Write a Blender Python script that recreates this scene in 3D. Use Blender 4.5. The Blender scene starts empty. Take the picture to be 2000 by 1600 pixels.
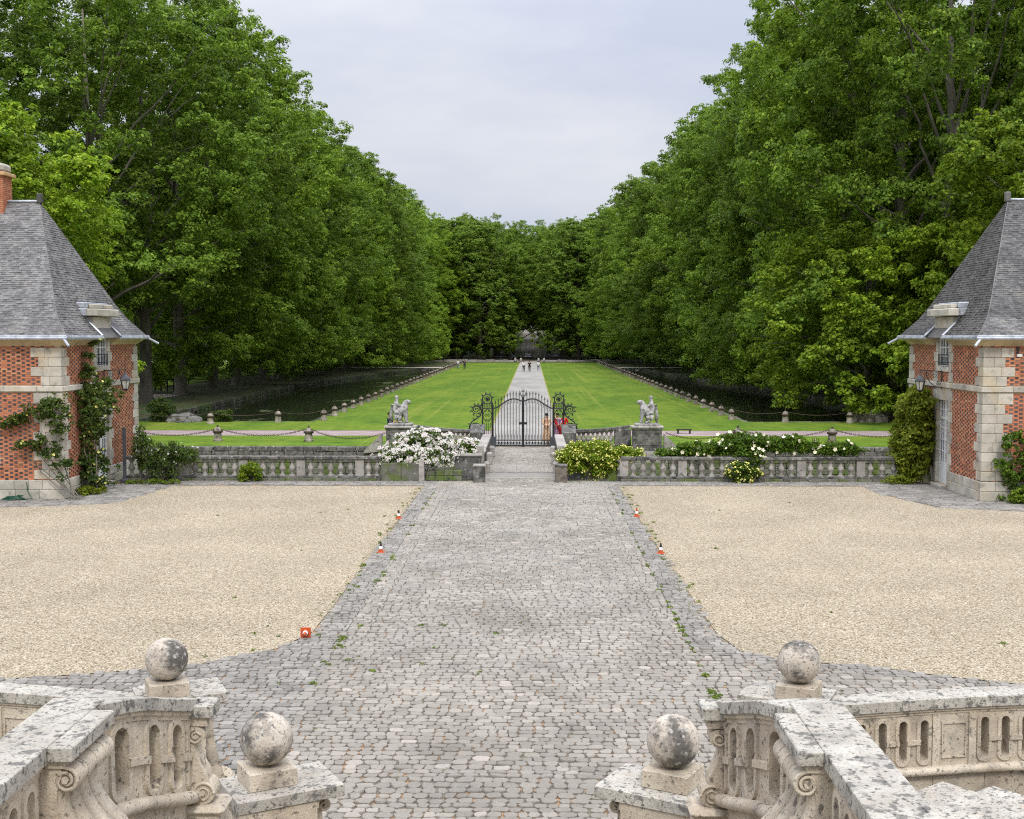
import bpy, math, random
import numpy as np
from math import sin, cos, pi, sqrt, radians, atan2
random.seed(7)
rng = np.random.default_rng(11)
S = bpy.context.scene
COL = S.collection
# ------------------------------------------------------------------ camera, sky, sun, exposure
H = 5.8
cam = bpy.data.cameras.new("camera"); camo = bpy.data.objects.new("camera", cam); COL.objects.link(camo)
cam.sensor_width = 36; cam.lens = 36 * 2350 / 2000; cam.clip_start = .2; cam.clip_end = 4000
camo.location = (0, 0, H); camo.rotation_euler = (radians(90 - 3.53), 0, radians(.93))
S.camera = camo
S.view_settings.view_transform = 'Standard'; S.view_settings.look = 'None'
S.view_settings.gamma = 1; S.view_settings.use_curve_mapping = False
S.view_settings.exposure = 0.33
S.cycles.max_bounces = 8; S.cycles.diffuse_bounces = 4; S.cycles.glossy_bounces = 2
S.cycles.transmission_bounces = 5; S.cycles.transparent_max_bounces = 4
S.cycles.caustics_reflective = False; S.cycles.caustics_refractive = False
S.cycles.use_denoising = False; S.cycles.filter_width = 1.1
W = bpy.data.worlds.new("World"); S.world = W; W.use_nodes = True
nt = W.node_tree; N = nt.nodes; L = nt.links; N.clear()
out = N.new('ShaderNodeOutputWorld'); bg = N.new('ShaderNodeBackground'); bg.inputs[1].default_value = .1
sky = N.new('ShaderNodeTexSky'); sky.sky_type = 'NISHITA'; sky.sun_disc = False
SUN_EL, SUN_AZ = radians(48), radians(172)          # azimuth clockwise from +Y
sky.sun_elevation = SUN_EL; sky.sun_rotation = SUN_AZ
tc = N.new('ShaderNodeTexCoord'); sep = N.new('ShaderNodeSeparateXYZ'); L.new(tc.outputs['Generated'], sep.inputs[0])
mr = N.new('ShaderNodeMapRange'); pw = N.new('ShaderNodeMath'); pw.operation = 'POWER'; pw.use_clamp = True; ab = N.new('ShaderNodeMath'); ab.operation = 'MAXIMUM'; ab.inputs[1].default_value = 0; L.new(sep.outputs[2], ab.inputs[0]); L.new(ab.outputs[0], pw.inputs[0]); pw.inputs[1].default_value = 2.3; L.new(pw.outputs[0], mr.inputs[0])
mr.inputs[1].default_value = 0; mr.inputs[2].default_value = 1; mr.inputs[3].default_value = 6.1; mr.inputs[4].default_value = 33.
mp = N.new('ShaderNodeMapping'); mp.inputs['Scale'].default_value = (1, 1, 3.2); L.new(tc.outputs['Generated'], mp.inputs[0])
nz = N.new('ShaderNodeTexNoise'); nz.inputs['Scale'].default_value = 3.0; nz.inputs['Detail'].default_value = 7; nz.inputs['Roughness'].default_value = .55
L.new(mp.outputs[0], nz.inputs['Vector'])
rp = N.new('ShaderNodeValToRGB'); L.new(nz.outputs[0], rp.inputs[0])
rp.color_ramp.elements[0].position = .35; rp.color_ramp.elements[0].color = (.72, .775, .94, 1)
rp.color_ramp.elements[1].position = .66; rp.color_ramp.elements[1].color = (.985, 1.0, 1.06, 1)
vm = N.new('ShaderNodeVectorMath'); vm.operation = 'SCALE'; L.new(rp.outputs[0], vm.inputs[0]); L.new(mr.outputs[0], vm.inputs['Scale'])
mx = N.new('ShaderNodeMix'); mx.data_type = 'RGBA'; mx.inputs[0].default_value = .93
L.new(sky.outputs[0], mx.inputs[6]); L.new(vm.outputs[0], mx.inputs[7])
L.new(mx.outputs[2], bg.inputs[0]); L.new(bg.outputs[0], out.inputs[0])
sl = bpy.data.lights.new("sun", 'SUN'); sl.energy = 1.5; sl.angle = radians(12); sl.color = (1, .96, .89)
so = bpy.data.objects.new("sun", sl); COL.objects.link(so)
so.rotation_euler = (pi / 2 - SUN_EL, 0, pi - SUN_AZ)

# ------------------------------------------------------------------ materials
def srgb(r, g, b):
    f = lambda c: (c / 255 / 12.92) if c / 255 <= .04045 else ((c / 255 + .055) / 1.055) ** 2.4
    return (f(r), f(g), f(b))
def mat(name, c1, c2=None, scale=2., detail=5, rough=.85, bump=0., bscale=None, isl=0., objv=0., spots=(), metal=0., spec=.3,
        trans=0., stretch=None, thr=(.35, .65), hue=None, bdist=.02):
    """c1/c2 blended by world-space noise; spots=(colour,scale,lo,hi[,amount]); isl/objv vary brightness per island / object"""
    m = bpy.data.materials.new(name); m.use_nodes = True
    nt = m.node_tree; N = nt.nodes; L = nt.links; N.clear()
    o = N.new('ShaderNodeOutputMaterial'); b = N.new('ShaderNodeBsdfPrincipled')
    b.inputs['Roughness'].default_value = rough; b.inputs['Metallic'].default_value = metal
    b.inputs['Specular IOR Level'].default_value = spec
    geo = N.new('ShaderNodeNewGeometry')
    vec = geo.outputs['Position']
    if stretch:
        mp = N.new('ShaderNodeMapping'); mp.inputs['Scale'].default_value = stretch; L.new(vec, mp.inputs[0]); vec = mp.outputs[0]
    def noise(sc, det=5, v=None):
        n = N.new('ShaderNodeTexNoise'); n.inputs['Scale'].default_value = sc; n.inputs['Detail'].default_value = det
        n.inputs['Roughness'].default_value = .6
        L.new(v if v is not None else vec, n.inputs['Vector']); return n.outputs[0]
    def mixc(f, a, bb):
        x = N.new('ShaderNodeMix'); x.data_type = 'RGBA'
        for s_, v in ((0, f), (6, a), (7, bb)):
            if hasattr(v, 'links'): L.new(v, x.inputs[s_])
            elif s_ == 0: x.inputs[0].default_value = v
            else: x.inputs[s_].default_value = (*v, 1)
        return x.outputs[2]
    def rng_(v, lo, hi, a=0., bb=1.):
        r = N.new('ShaderNodeMapRange'); L.new(v, r.inputs[0])
        r.inputs[1].default_value = lo; r.inputs[2].default_value = hi; r.inputs[3].default_value = a; r.inputs[4].default_value = bb
        return r.outputs[0]
    col = mixc(rng_(noise(scale, detail), *thr), c1, c2 or c1)
    if hue:                                   # per-island hue towards another colour
        wn = N.new('ShaderNodeTexWhiteNoise'); wn.noise_dimensions = '1D'; L.new(geo.outputs['Random Per Island'], wn.inputs['W'])
        col = mixc(rng_(wn.outputs['Value'], hue[1], hue[2]), col, hue[0])
    def scalev(col, fac, amt):
        r = rng_(fac, 0, 1, 1 - amt, 1 + amt)
        s = N.new('ShaderNodeVectorMath'); s.operation = 'SCALE'; L.new(col, s.inputs[0]); L.new(r, s.inputs['Scale']); return s.outputs[0]
    if isl: col = scalev(col, geo.outputs['Random Per Island'], isl)
    if objv:
        oi = N.new('ShaderNodeObjectInfo'); col = scalev(col, oi.outputs['Random'], objv)
    for sp in spots:
        amt = sp[4] if len(sp) > 4 else 1.
        col = mixc(rng_(noise(sp[1], 6), sp[2], sp[3], 0, amt), col, sp[0])
    L.new(col, b.inputs['Base Color'])
    if bump:
        bp = N.new('ShaderNodeBump'); bp.inputs['Strength'].default_value = bump; bp.inputs['Distance'].default_value = bdist
        L.new(noise(bscale or scale * 6, 6), bp.inputs['Height']); L.new(bp.outputs[0], b.inputs['Normal'])
    if trans:
        t = N.new('ShaderNodeBsdfTranslucent'); L.new(col, t.inputs[0]); ms = N.new('ShaderNodeMixShader'); ms.inputs[0].default_value = trans
        L.new(b.outputs[0], ms.inputs[1]); L.new(t.outputs[0], ms.inputs[2]); L.new(ms.outputs[0], o.inputs[0])
    else: L.new(b.outputs[0], o.inputs[0])
    m['_n'] = 1
    return m
BLK = (.035, .033, .03)
M = {}
M['stone'] = mat('pale_limestone', (.44, .365, .27), (.57, .50, .39), 1.9, rough=.9, bump=.6, bscale=40, objv=.09,
                 spots=(((.50, .35, .22), 1.6, .56, .76, .55), ((.20, .18, .155), 3.2, .52, .68, .5), ((.10, .09, .08), 6., .60, .67, .65), (BLK, 20., .585, .65, .7), ((.24, .22, .19), 60., .54, .66, .5)))
M['stone_top'] = mat('lichen_limestone_coping', (.36, .325, .27), (.485, .455, .39), 2.4, rough=.9, bump=.6, bscale=45, objv=.05,
                 spots=(((.48, .28, .17), 1.9, .64, .75, .6), ((.25, .235, .21), 4.5, .53, .64, .6), ((.10, .095, .085), 9., .56, .62, .75), (BLK, 22., .56, .63, .75), ((.16, .15, .135), 55., .53, .64, .6)))
M['stone_ball'] = mat('weathered_ball_stone', (.42, .36, .285), (.58, .52, .43), 2.6, rough=.9, bump=.5, bscale=40, objv=.06,
                 spots=(((.05, .048, .044), 2.3, .49, .60, .85), ((.50, .48, .43), 18., .56, .64, .7), (BLK, 34., .55, .64, .7)))
M['stone_dark'] = mat('grey_weathered_stone', (.085, .082, .073), (.20, .19, .17), 2.5, rough=.92, bump=.7, bscale=30, objv=.2,
                 spots=((BLK, 3., .50, .62, .8), ((.46, .445, .41), 7., .60, .66, .8), ((.14, .15, .04), 4., .62, .74, .6)))
M['stone_mid'] = mat('weathered_baluster_stone', (.25, .232, .205), (.40, .375, .335), 2.5, rough=.92, bump=.6, bscale=30, objv=.15,
                 spots=((BLK, 6., .57, .67, .7), ((.36, .25, .17), 3., .62, .72, .5), ((.14, .15, .05), 5., .66, .74, .6)))
M['stone_moss'] = mat('mossy_masonry', (.11, .107, .085), (.22, .213, .175), 2.0, rough=.95, bump=.8, bscale=20, isl=.25, objv=.2,
                 spots=(((.10, .14, .025), 1.2, .48, .6, .9), ((.5, .48, .42), 8., .64, .68, .8), (BLK, 5., .58, .66, .7)))
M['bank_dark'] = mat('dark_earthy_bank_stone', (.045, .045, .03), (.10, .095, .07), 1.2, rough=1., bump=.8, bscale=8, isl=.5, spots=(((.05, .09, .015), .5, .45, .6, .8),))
M['bollard'] = mat('stained_bollard_stone', (.20, .175, .14), (.36, .32, .26), 2.5, rough=.92, bump=.6, bscale=30, objv=.25, spots=((BLK, 4., .52, .62, .75), ((.36, .22, .09), 1.4, .6, .7, .6)))
M['statue'] = mat('lichened_statue_stone', (.27, .255, .24), (.44, .425, .40), 4., rough=.9, bump=.6, bscale=30,
                 spots=(((.08, .08, .08), 9., .52, .62, .75),))
M['quoin'] = mat('quoin_limestone', (.37, .345, .285), (.54, .50, .42), 1.5, rough=.9, bump=.4, bscale=25, objv=.2,
                 spots=(((.50, .36, .17), 1.1, .55, .72, .6), ((.13, .125, .12), 2.5, .57, .72, .65), (BLK, 9., .64, .7, .5)))
M['cornice'] = mat('yellowish_cornice_stone', (.44, .35, .20), (.58, .49, .33), 1.3, rough=.9, bump=.4, bscale=25, objv=.15, spots=(((.2, .17, .12), 2.5, .58, .7, .6),))
M['mortar'] = mat('lime_mortar', (.40, .28, .19), (.50, .37, .26), 5., rough=.95)
M['brick'] = mat('red_brick', (.41, .145, .075), (.50, .20, .11), 3., rough=.9, bump=.3, bscale=60, isl=.16, objv=.14, hue=((.52, .25, .13), .75, .95))
M['brick_dark'] = mat('dark_glazed_brick', (.055, .05, .055), (.13, .11, .11), 3., rough=.6, isl=.3, objv=.3, hue=((.30, .16, .10), .84, .88))
M['slate'] = mat('blue_grey_slate', (.088, .084, .080), (.165, .158, .150), 1.3, rough=.62, isl=.33, objv=.3, bump=.3, bscale=30,
                 spots=(((.20, .19, .13), 1.3, .60, .74, .5), ((.33, .33, .31), 14., .62, .67, .6)))
M['slate_old'] = mat('old_brown_slate', (.066, .062, .056), (.135, .128, .116), 1.6, rough=.75, isl=.33, objv=.3, bump=.4, bscale=30, stretch=(1, 1, .5),
                 spots=(((.30, .29, .27), 11., .60, .65, .7),))
M['lead'] = mat('lead_sheet', (.27, .29, .32), (.5, .52, .54), 3., rough=.45, metal=.3, spots=(((.7, .7, .7), 7., .62, .66, .8),))
M['paint'] = mat('white_paint', (.72, .72, .70), (.8, .8, .78), 4., rough=.5)
M['iron'] = mat('black_wrought_iron', (.012, .013, .014), (.03, .03, .03), 6., rough=.5, spec=.4)
M['steel'] = mat('dark_grey_post', (.05, .055, .065), (.08, .085, .09), 6., rough=.5)
M['rust'] = mat('rusty_chain_iron', (.045, .03, .022), (.09, .06, .045), 8., rough=.8)
M['glass'] = mat('window_glass', (.04, .05, .06), (.10, .12, .14), 3., rough=.08, spec=.8)
M['lglass'] = mat('lantern_glass', (.42, .42, .36), (.55, .55, .48), 6., rough=.2, spec=.6)
M['cobble'] = mat('worn_grey_sandstone_setts', (.205, .183, .15), (.29, .263, .22), .35, rough=.85, bump=.8, bscale=45, isl=.17, objv=.12, hue=((.36, .32, .27), .80, 1.1),
                  spots=(((.31, .285, .245), .30, .5, .64, .5), ((.15, .14, .12), .45, .56, .72, .5), ((.17, .17, .17), 22., .58, .68, .6), ((.42, .40, .37), 35., .61, .67, .6)))
M['cobble_rim'] = mat('bluish_border_setts', (.18, .166, .145), (.265, .245, .213), 1.2, rough=.85, bump=.8, bscale=45, isl=.22, objv=.2,
                  spots=(((.34, .31, .27), 9., .57, .66, .7), ((.12, .12, .13), 22., .58, .68, .6)))
M['joint'] = mat('sandy_joint_soil', (.12, .102, .08), (.20, .17, .13), 3.5, rough=.95, bump=.5, bscale=40,
                  spots=(((.40, .22, .10), 2.2, .52, .62, .85), ((.13, .17, .03), 1.3, .63, .70, .6)))
M['asphalt'] = mat('pinkish_gravel_path', (.26, .195, .185), (.34, .27, .26), .8, rough=.95)
M['pathc'] = mat('pale_cobbled_lawn_path', (.27, .255, .23), (.36, .345, .31), .35, rough=.95, bump=.5, bscale=5, stretch=(1, .35, 1), spots=(((.26, .25, .23), 5., .55, .66, .5),))
M['dirt'] = mat('leaf_litter_soil', (.05, .05, .02), (.10, .09, .045), .8, rough=1., spots=(((.045, .085, .015), .35, .45, .6, .9),))
M['bark'] = mat('plane_bark', (.085, .075, .058), (.19, .17, .135), 1.4, rough=.95, bump=.6, bscale=8, stretch=(1, 1, .45), objv=.2, spots=(((.05, .07, .02), .8, .55, .7, .6),))
M['orange'] = mat('orange_plastic', (.42, .07, .018), (.48, .09, .025), 9., rough=.45)
M['wplastic'] = mat('white_reflective_plastic', (.75, .75, .75), (.85, .85, .85), 9., rough=.4)
M['dplastic'] = mat('dark_plastic', (.02, .015, .015), (.05, .03, .03), 9., rough=.5)
M['hose'] = mat('green_hose', (.01, .06, .03), (.015, .09, .05), 9., rough=.4)
def leafmat(n, c1, c2, tip, rough=.55):
    return mat(n, c1, c2, .22, detail=3, rough=rough, isl=.40, objv=.2, trans=.46, hue=(tip, .52, 1.15), spec=.2)
LM = [leafmat('plane_leaves_mid', (.118, .205, .018), (.180, .295, .024), (.36, .47, .04)),
      leafmat('plane_leaves_deep', (.100, .176, .020), (.155, .258, .026), (.31, .41, .04)),
      leafmat('plane_leaves_yellowgreen', (.145, .24, .016), (.22, .33, .02), (.40, .48, .04)),
      leafmat('plane_leaves_far', (.135, .215, .028), (.195, .30, .036), (.33, .43, .05))]
M['leaf_rose'] = leafmat('rose_leaves', (.06, .125, .012), (.11, .20, .018), (.24, .34, .03))
M['leaf_dark'] = leafmat('dark_rose_leaves', (.04, .075, .018), (.075, .12, .022), (.16, .21, .03))
M['leaf_yellow'] = leafmat('yellow_green_leaves', (.13, .22, .012), (.21, .30, .018), (.36, .42, .03))
M['leaf_ivy'] = leafmat('creeper_leaves', (.13, .18, .015), (.19, .235, .02), (.36, .36, .03))
M['leaf_weed'] = leafmat('weed_leaves', (.09, .16, .012), (.16, .24, .02), (.25, .3, .03))
M['petal_w'] = mat('white_petals', (.62, .60, .55), (.70, .68, .64), 2., rough=.6, trans=.2, isl=.08, hue=((.74, .55, .45), .75, .95))
M['petal_y'] = mat('pale_yellow_petals', (.72, .66, .12), (.78, .73, .30), 2., rough=.6, trans=.2, isl=.1)
M['petal_c'] = mat('cream_petals', (.84, .76, .50), (.88, .84, .68), 2., rough=.6, trans=.2, isl=.08)
def cloth(n, c, c2=None, sc=8.): return mat(n, c, c2 or c, sc, rough=.85)
M['skin'] = cloth('skin', (.50, .28, .19)); M['hair'] = cloth('dark_hair', (.02, .014, .011))
M['c_navy'] = cloth('navy_cloth', (.02, .025, .05)); M['c_white'] = cloth('white_cloth', (.75, .75, .78)); M['c_black'] = cloth('black_cloth', (.012, .012, .015))
M['c_red'] = cloth('red_cloth', (.45, .012, .018)); M['c_purple'] = cloth('mauve_cloth', (.42, .22, .38), (.58, .40, .52))
M['c_orange'] = cloth('peach_floral_cloth', (.62, .33, .17), (.75, .55, .36), 14.); M['c_grey'] = cloth('grey_cloth', (.18, .2, .25))
M['car_a'] = mat('black_car_paint', (.012, .013, .016), (.02, .02, .025), 2., rough=.2, spec=.6)
M['car_b'] = mat('dark_green_car_paint', (.02, .035, .03), (.03, .045, .04), 2., rough=.25, spec=.6)
M['car_c'] = mat('grey_car_paint', (.16, .17, .18), (.2, .2, .21), 2., rough=.25, spec=.6)
M['timber'] = mat('dark_fence_timber', (.03, .026, .022), (.06, .052, .045), 3., rough=.9)
M['wood'] = mat('weathered_deck_planks', (.20, .185, .16), (.31, .29, .26), 2., rough=.9, stretch=(.6, 6, 1), objv=.3)

def custom(name, fn):
    m = bpy.data.materials.new(name); m.use_nodes = True; fn(m.node_tree, m.node_tree.nodes, m.node_tree.links); return m
def _gravel(nt, N, L):
    b = N['Principled BSDF']; b.inputs['Roughness'].default_value = .95; b.inputs['Specular IOR Level'].default_value = .15
    g = N.new('ShaderNodeNewGeometry')
    v = N.new('ShaderNodeTexVoronoi'); v.inputs['Scale'].default_value = 34; L.new(g.outputs['Position'], v.inputs['Vector'])
    r = N.new('ShaderNodeValToRGB'); s = N.new('ShaderNodeSeparateColor'); L.new(v.outputs['Color'], s.inputs[0]); L.new(s.outputs[0], r.inputs[0])
    e = r.color_ramp.elements; e[0].position = 0; e[0].color = (.15, .12, .08, 1); e[1].position = 1; e[1].color = (.58, .51, .40, 1)
    for p, c in ((.16, (.28, .22, .14, 1)), (.5, (.375, .31, .21, 1)), (.8, (.45, .39, .285, 1))): k = e.new(p); k.color = c
    n = N.new('ShaderNodeTexNoise'); n.inputs['Scale'].default_value = .35; n.inputs['Detail'].default_value = 4; L.new(g.outputs['Position'], n.inputs['Vector'])
    n3 = N.new('ShaderNodeTexNoise'); n3.inputs['Scale'].default_value = 26; n3.inputs['Detail'].default_value = 3; L.new(g.outputs['Position'], n3.inputs['Vector'])
    m1 = N.new('ShaderNodeMapRange'); L.new(n3.outputs[0], m1.inputs[0]); m1.inputs[1].default_value = .38; m1.inputs[2].default_value = .46; m1.inputs[3].default_value = .62; m1.inputs[4].default_value = 1.
    m2 = N.new('ShaderNodeMapRange'); L.new(n.outputs[0], m2.inputs[0]); m2.inputs[1].default_value = .3; m2.inputs[2].default_value = .7; m2.inputs[3].default_value = .88; m2.inputs[4].default_value = 1.07
    mu = N.new('ShaderNodeMath'); mu.operation = 'MULTIPLY'; L.new(m1.outputs[0], mu.inputs[0]); L.new(m2.outputs[0], mu.inputs[1])
    sc = N.new('ShaderNodeVectorMath'); sc.operation = 'SCALE'; L.new(r.outputs[0], sc.inputs[0]); L.new(mu.outputs[0], sc.inputs['Scale'])
    L.new(sc.outputs[0], b.inputs['Base Color'])
    bp = N.new('ShaderNodeBump'); bp.inputs['Strength'].default_value = .9; bp.inputs['Distance'].default_value = .02
    L.new(v.outputs['Distance'], bp.inputs['Height']); bp.invert = True; L.new(bp.outputs[0], b.inputs['Normal'])
M['gravel'] = custom('honey_gravel', _gravel)
def _lawn(nt, N, L):
    b = N['Principled BSDF']; b.inputs['Roughness'].default_value = .9; b.inputs['Specular IOR Level'].default_value = .1
    g = N.new('ShaderNodeNewGeometry'); sp = N.new('ShaderNodeSeparateXYZ'); L.new(g.outputs['Position'], sp.inputs[0])
    def nz(sc, st=(1, 1, 1), rot=0, det=6):
        mp = N.new('ShaderNodeMapping'); mp.inputs['Scale'].default_value = st; mp.inputs['Rotation'].default_value = (0, 0, rot); L.new(g.outputs['Position'], mp.inputs[0])
        n = N.new('ShaderNodeTexNoise'); n.inputs['Scale'].default_value = sc; n.inputs['Detail'].default_value = det; n.inputs['Roughness'].default_value = .65; L.new(mp.outputs[0], n.inputs['Vector']); return n.outputs[0]
    def mr(v, lo, hi, a=0, c=1):
        r = N.new('ShaderNodeMapRange'); L.new(v, r.inputs[0])
        for i, q in enumerate((lo, hi, a, c)): r.inputs[1 + i].default_value = q
        return r.outputs[0]
    def mixc(f, a, c):
        x = N.new('ShaderNodeMix'); x.data_type = 'RGBA'; L.new(f, x.inputs[0])
        if hasattr(a, 'links'): L.new(a, x.inputs[6])
        else: x.inputs[6].default_value = (*a, 1)
        x.inputs[7].default_value = (*c, 1); return x.outputs[2]
    c = mixc(mr(nz(.9), .35, .65), (.055, .112, .012), (.125, .205, .018))
    c = mixc(mr(nz(.22, (1, .35, 1), .25), .42, .62, 0, .6), c, (.18, .235, .025))
    # mower tracks: thin yellower streaks that run towards the far end
    c = mixc(mr(nz(1.0, (1.3, .012, 1), radians(8), 2), .57, .68, 0, .28), c, (.30, .29, .06))
    c = mixc(mr(nz(9.), .60, .68, 0, .8), c, (.05, .11, .01))
    c = mixc(mr(nz(14.), .70, .73, 0, .8), c, (.5, .5, .3))
    L.new(c, b.inputs['Base Color'])
    bp = N.new('ShaderNodeBump'); bp.inputs['Strength'].default_value = .6; bp.inputs['Distance'].default_value = .05; L.new(nz(12.), bp.inputs['Height']); L.new(bp.outputs[0], b.inputs['Normal'])
M['lawn'] = custom('mown_lawn', _lawn)
def _water(nt, N, L):
    b = N['Principled BSDF']; b.inputs['Base Color'].default_value = (.022, .027, .015, 1); b.inputs['Roughness'].default_value = .09; b.inputs['IOR'].default_value = 1.33
    g = N.new('ShaderNodeNewGeometry')
    n = N.new('ShaderNodeTexNoise'); n.inputs['Scale'].default_value = 1.6; n.inputs['Detail'].default_value = 3; L.new(g.outputs['Position'], n.inputs['Vector'])
    bp = N.new('ShaderNodeBump'); bp.inputs['Strength'].default_value = .12; bp.inputs['Distance'].default_value = .05; L.new(n.outputs[0], bp.inputs['Height']); L.new(bp.outputs[0], b.inputs['Normal'])
    mp = N.new('ShaderNodeMapping'); mp.inputs['Scale'].default_value = (.35, .22, 1); L.new(g.outputs['Position'], mp.inputs[0])
    d = N.new('ShaderNodeTexNoise'); d.inputs['Scale'].default_value = .7; d.inputs['Detail'].default_value = 8; d.inputs['Roughness'].default_value = .7; L.new(mp.outputs[0], d.inputs['Vector'])
    r = N.new('ShaderNodeMapRange'); r.inputs[1].default_value = .60; r.inputs[2].default_value = .66; L.new(d.outputs[0], r.inputs[0])
    weed = N.new('ShaderNodeBsdfDiffuse'); weed.inputs[0].default_value = (.085, .105, .05, 1)
    ms = N.new('ShaderNodeMixShader'); L.new(r.outputs[0], ms.inputs[0]); L.new(b.outputs[0], ms.inputs[1]); L.new(weed.outputs[0], ms.inputs[2])
    L.new(ms.outputs[0], N['Material Output'].inputs[0])
M['water'] = custom('dark_pond_water', _water)

# ------------------------------------------------------------------ helpers
class MB:
    RM = 1.
    def __init__(s, T=None): s.v = []; s.f = []; s.T = T
    def add(s, vs, fs):
        k = len(s.v)
        s.v += [s.T(*p) if s.T else tuple(p) for p in vs]
        s.f += [tuple(i + k for i in f) for f in fs]
    def box(s, x0, x1, y0, y1, z0, z1):
        s.add([(x0, y0, z0), (x1, y0, z0), (x1, y1, z0), (x0, y1, z0), (x0, y0, z1), (x1, y0, z1), (x1, y1, z1), (x0, y1, z1)],
              [(0, 3, 2, 1), (4, 5, 6, 7), (0, 1, 5, 4), (1, 2, 6, 5), (2, 3, 7, 6), (3, 0, 4, 7)])
        return s
    def cbox(s, x0, x1, y0, y1, z0, z1, b=.01, P=None):
        """chamfered box; P optional map of (x,y,z)"""
        vs = []; idx = {}
        for ix, iy, iz in ((i, j, k) for i in (0, 1) for j in (0, 1) for k in (0, 1)):
            X = (x0, x1)[ix]; Y = (y0, y1)[iy]; Z = (z0, z1)[iz]; sx = b if ix == 0 else -b; sy = b if iy == 0 else -b; sz = b if iz == 0 else -b
            for a, p in enumerate(((X, Y + sy, Z + sz), (X + sx, Y, Z + sz), (X + sx, Y + sy, Z))):
                idx[(ix, iy, iz, a)] = len(vs); vs.append(P(*p) if P else p)
        g = lambda *k: idx[k]
        fs = []
        for i in (0, 1):
            fs.append((g(i, 0, 0, 0), g(i, 1, 0, 0), g(i, 1, 1, 0), g(i, 0, 1, 0)))
            fs.append((g(0, i, 0, 1), g(1, i, 0, 1), g(1, i, 1, 1), g(0, i, 1, 1)))
            fs.append((g(0, 0, i, 2), g(1, 0, i, 2), g(1, 1, i, 2), g(0, 1, i, 2)))
            for j in (0, 1):
                fs.append((g(0, i, j, 1), g(1, i, j, 1), g(1, i, j, 2), g(0, i, j, 2)))
                fs.append((g(i, 0, j, 0), g(i, 1, j, 0), g(i, 1, j, 2), g(i, 0, j, 2)))
                fs.append((g(i, j, 0, 0), g(i, j, 1, 0), g(i, j, 1, 1), g(i, j, 0, 1)))
                for k in (0, 1): fs.append((g(i, j, k, 0), g(i, j, k, 1), g(i, j, k, 2)))
        s.add(vs, fs); return s
    def prism(s, poly, z0, z1):
        n = len(poly)
        s.add([(x, y, z0) for x, y in poly] + [(x, y, z1) for x, y in poly],
              [tuple(range(n))[::-1], tuple(range(n, 2 * n))] + [(i, (i + 1) % n, n + (i + 1) % n, n + i) for i in range(n)]); return s
    def lathe(s, prof, c=(0, 0, 0), seg=16, sq=0):
        """prof [(r,z)]; sq>0: squarish section"""
        vs = []; fs = []; n = len(prof)
        for r, z in prof:
            for k in range(seg):
                a = 2 * pi * k / seg; m = 1
                if sq: m = 1 / max(abs(cos(a)), abs(sin(a))) ** sq
                vs.append((c[0] + r * m * cos(a), c[1] + r * m * sin(a), c[2] + z))
        for i in range(n - 1):
            for k in range(seg): fs.append((i * seg + k, i * seg + (k + 1) % seg, (i + 1) * seg + (k + 1) % seg, (i + 1) * seg + k))
        fs.append(tuple(range(seg))[::-1]); fs.append(tuple(range((n - 1) * seg, n * seg)))
        s.add(vs, fs); return s
    def tube(s, pts, r, seg=6, cap=True):
        pts = [np.array(p, float) for p in pts]; n = len(pts)
        rs = [q * MB.RM for q in (r if hasattr(r, '__len__') else [r] * n)]
        vs = []; fs = []; up = None
        for i in range(n):
            t = pts[min(i + 1, n - 1)] - pts[max(i - 1, 0)]; t /= (np.linalg.norm(t) + 1e-9)
            if up is None: up = np.array((0, 0, 1.)) if abs(t[2]) < .9 else np.array((1., 0, 0))
            a = np.cross(t, up); a /= (np.linalg.norm(a) + 1e-9); bb = np.cross(a, t); up = bb
            for k in range(seg):
                w = 2 * pi * k / seg; vs.append(tuple(pts[i] + rs[i] * (cos(w) * a + sin(w) * bb)))
        for i in range(n - 1):
            for k in range(seg): fs.append((i * seg + k, i * seg + (k + 1) % seg, (i + 1) * seg + (k + 1) % seg, (i + 1) * seg + k))
        if cap: fs.append(tuple(range(seg))); fs.append(tuple(range((n - 1) * seg, n * seg)))
        s.add(vs, fs); return s
    def sweep(s, prof, fn, us):
        """prof [(w,v)] closed section; fn(u,v,w)->point"""
        n = len(prof); vs = [fn(u, v, w) for u in us for (w, v) in prof]; fs = []
        for i in range(len(us) - 1):
            for k in range(n): fs.append((i * n + k, i * n + (k + 1) % n, (i + 1) * n + (k + 1) % n, (i + 1) * n + k))
        fs.append(tuple(range(n))); fs.append(tuple(range((len(us) - 1) * n, len(us) * n)))
        s.add(vs, fs); return s
    def mesh(s, name, m, smooth=False):
        me = bpy.data.meshes.new(name); me.from_pydata(s.v, [], s.f); me.materials.append(m)
        if smooth: me.polygons.foreach_set('use_smooth', [True] * len(me.polygons))
        me.update(); return me
    def build(s, name, m, parent=None, smooth=False, **kw):
        return link(name, s.mesh(name, m, smooth), parent, **kw)
def link(name, data, parent=None, loc=None, rotz=0, kind=None, label=None, cat=None, group=None):
    o = bpy.data.objects.new(name, data); COL.objects.link(o)
    if parent is not None:
        o.parent = parent
    if loc is not None: o.location = loc
    if rotz: o.rotation_euler = (0, 0, rotz)
    if kind: o['kind'] = kind
    if label: o['label'] = label
    if cat: o['category'] = cat
    if group: o['group'] = group
    return o
def thing(name, label, cat, loc=(0, 0, 0), rotz=0, group=None):
    return link(name, None, None, loc, rotz, label=label, cat=cat, group=group)
def copytree(o, parent=None):
    c = o.copy(); COL.objects.link(c)
    if parent is not None: c.parent = parent
    for ch in [x for x in o.children]: copytree(ch, c)
    return c
def struct(mb, name, m, **kw): return mb.build(name, m, kind='structure', **kw)
def autosmooth(me, ang=35):
    try: me.set_sharp_from_angle(angle=radians(ang))
    except Exception: pass
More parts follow.
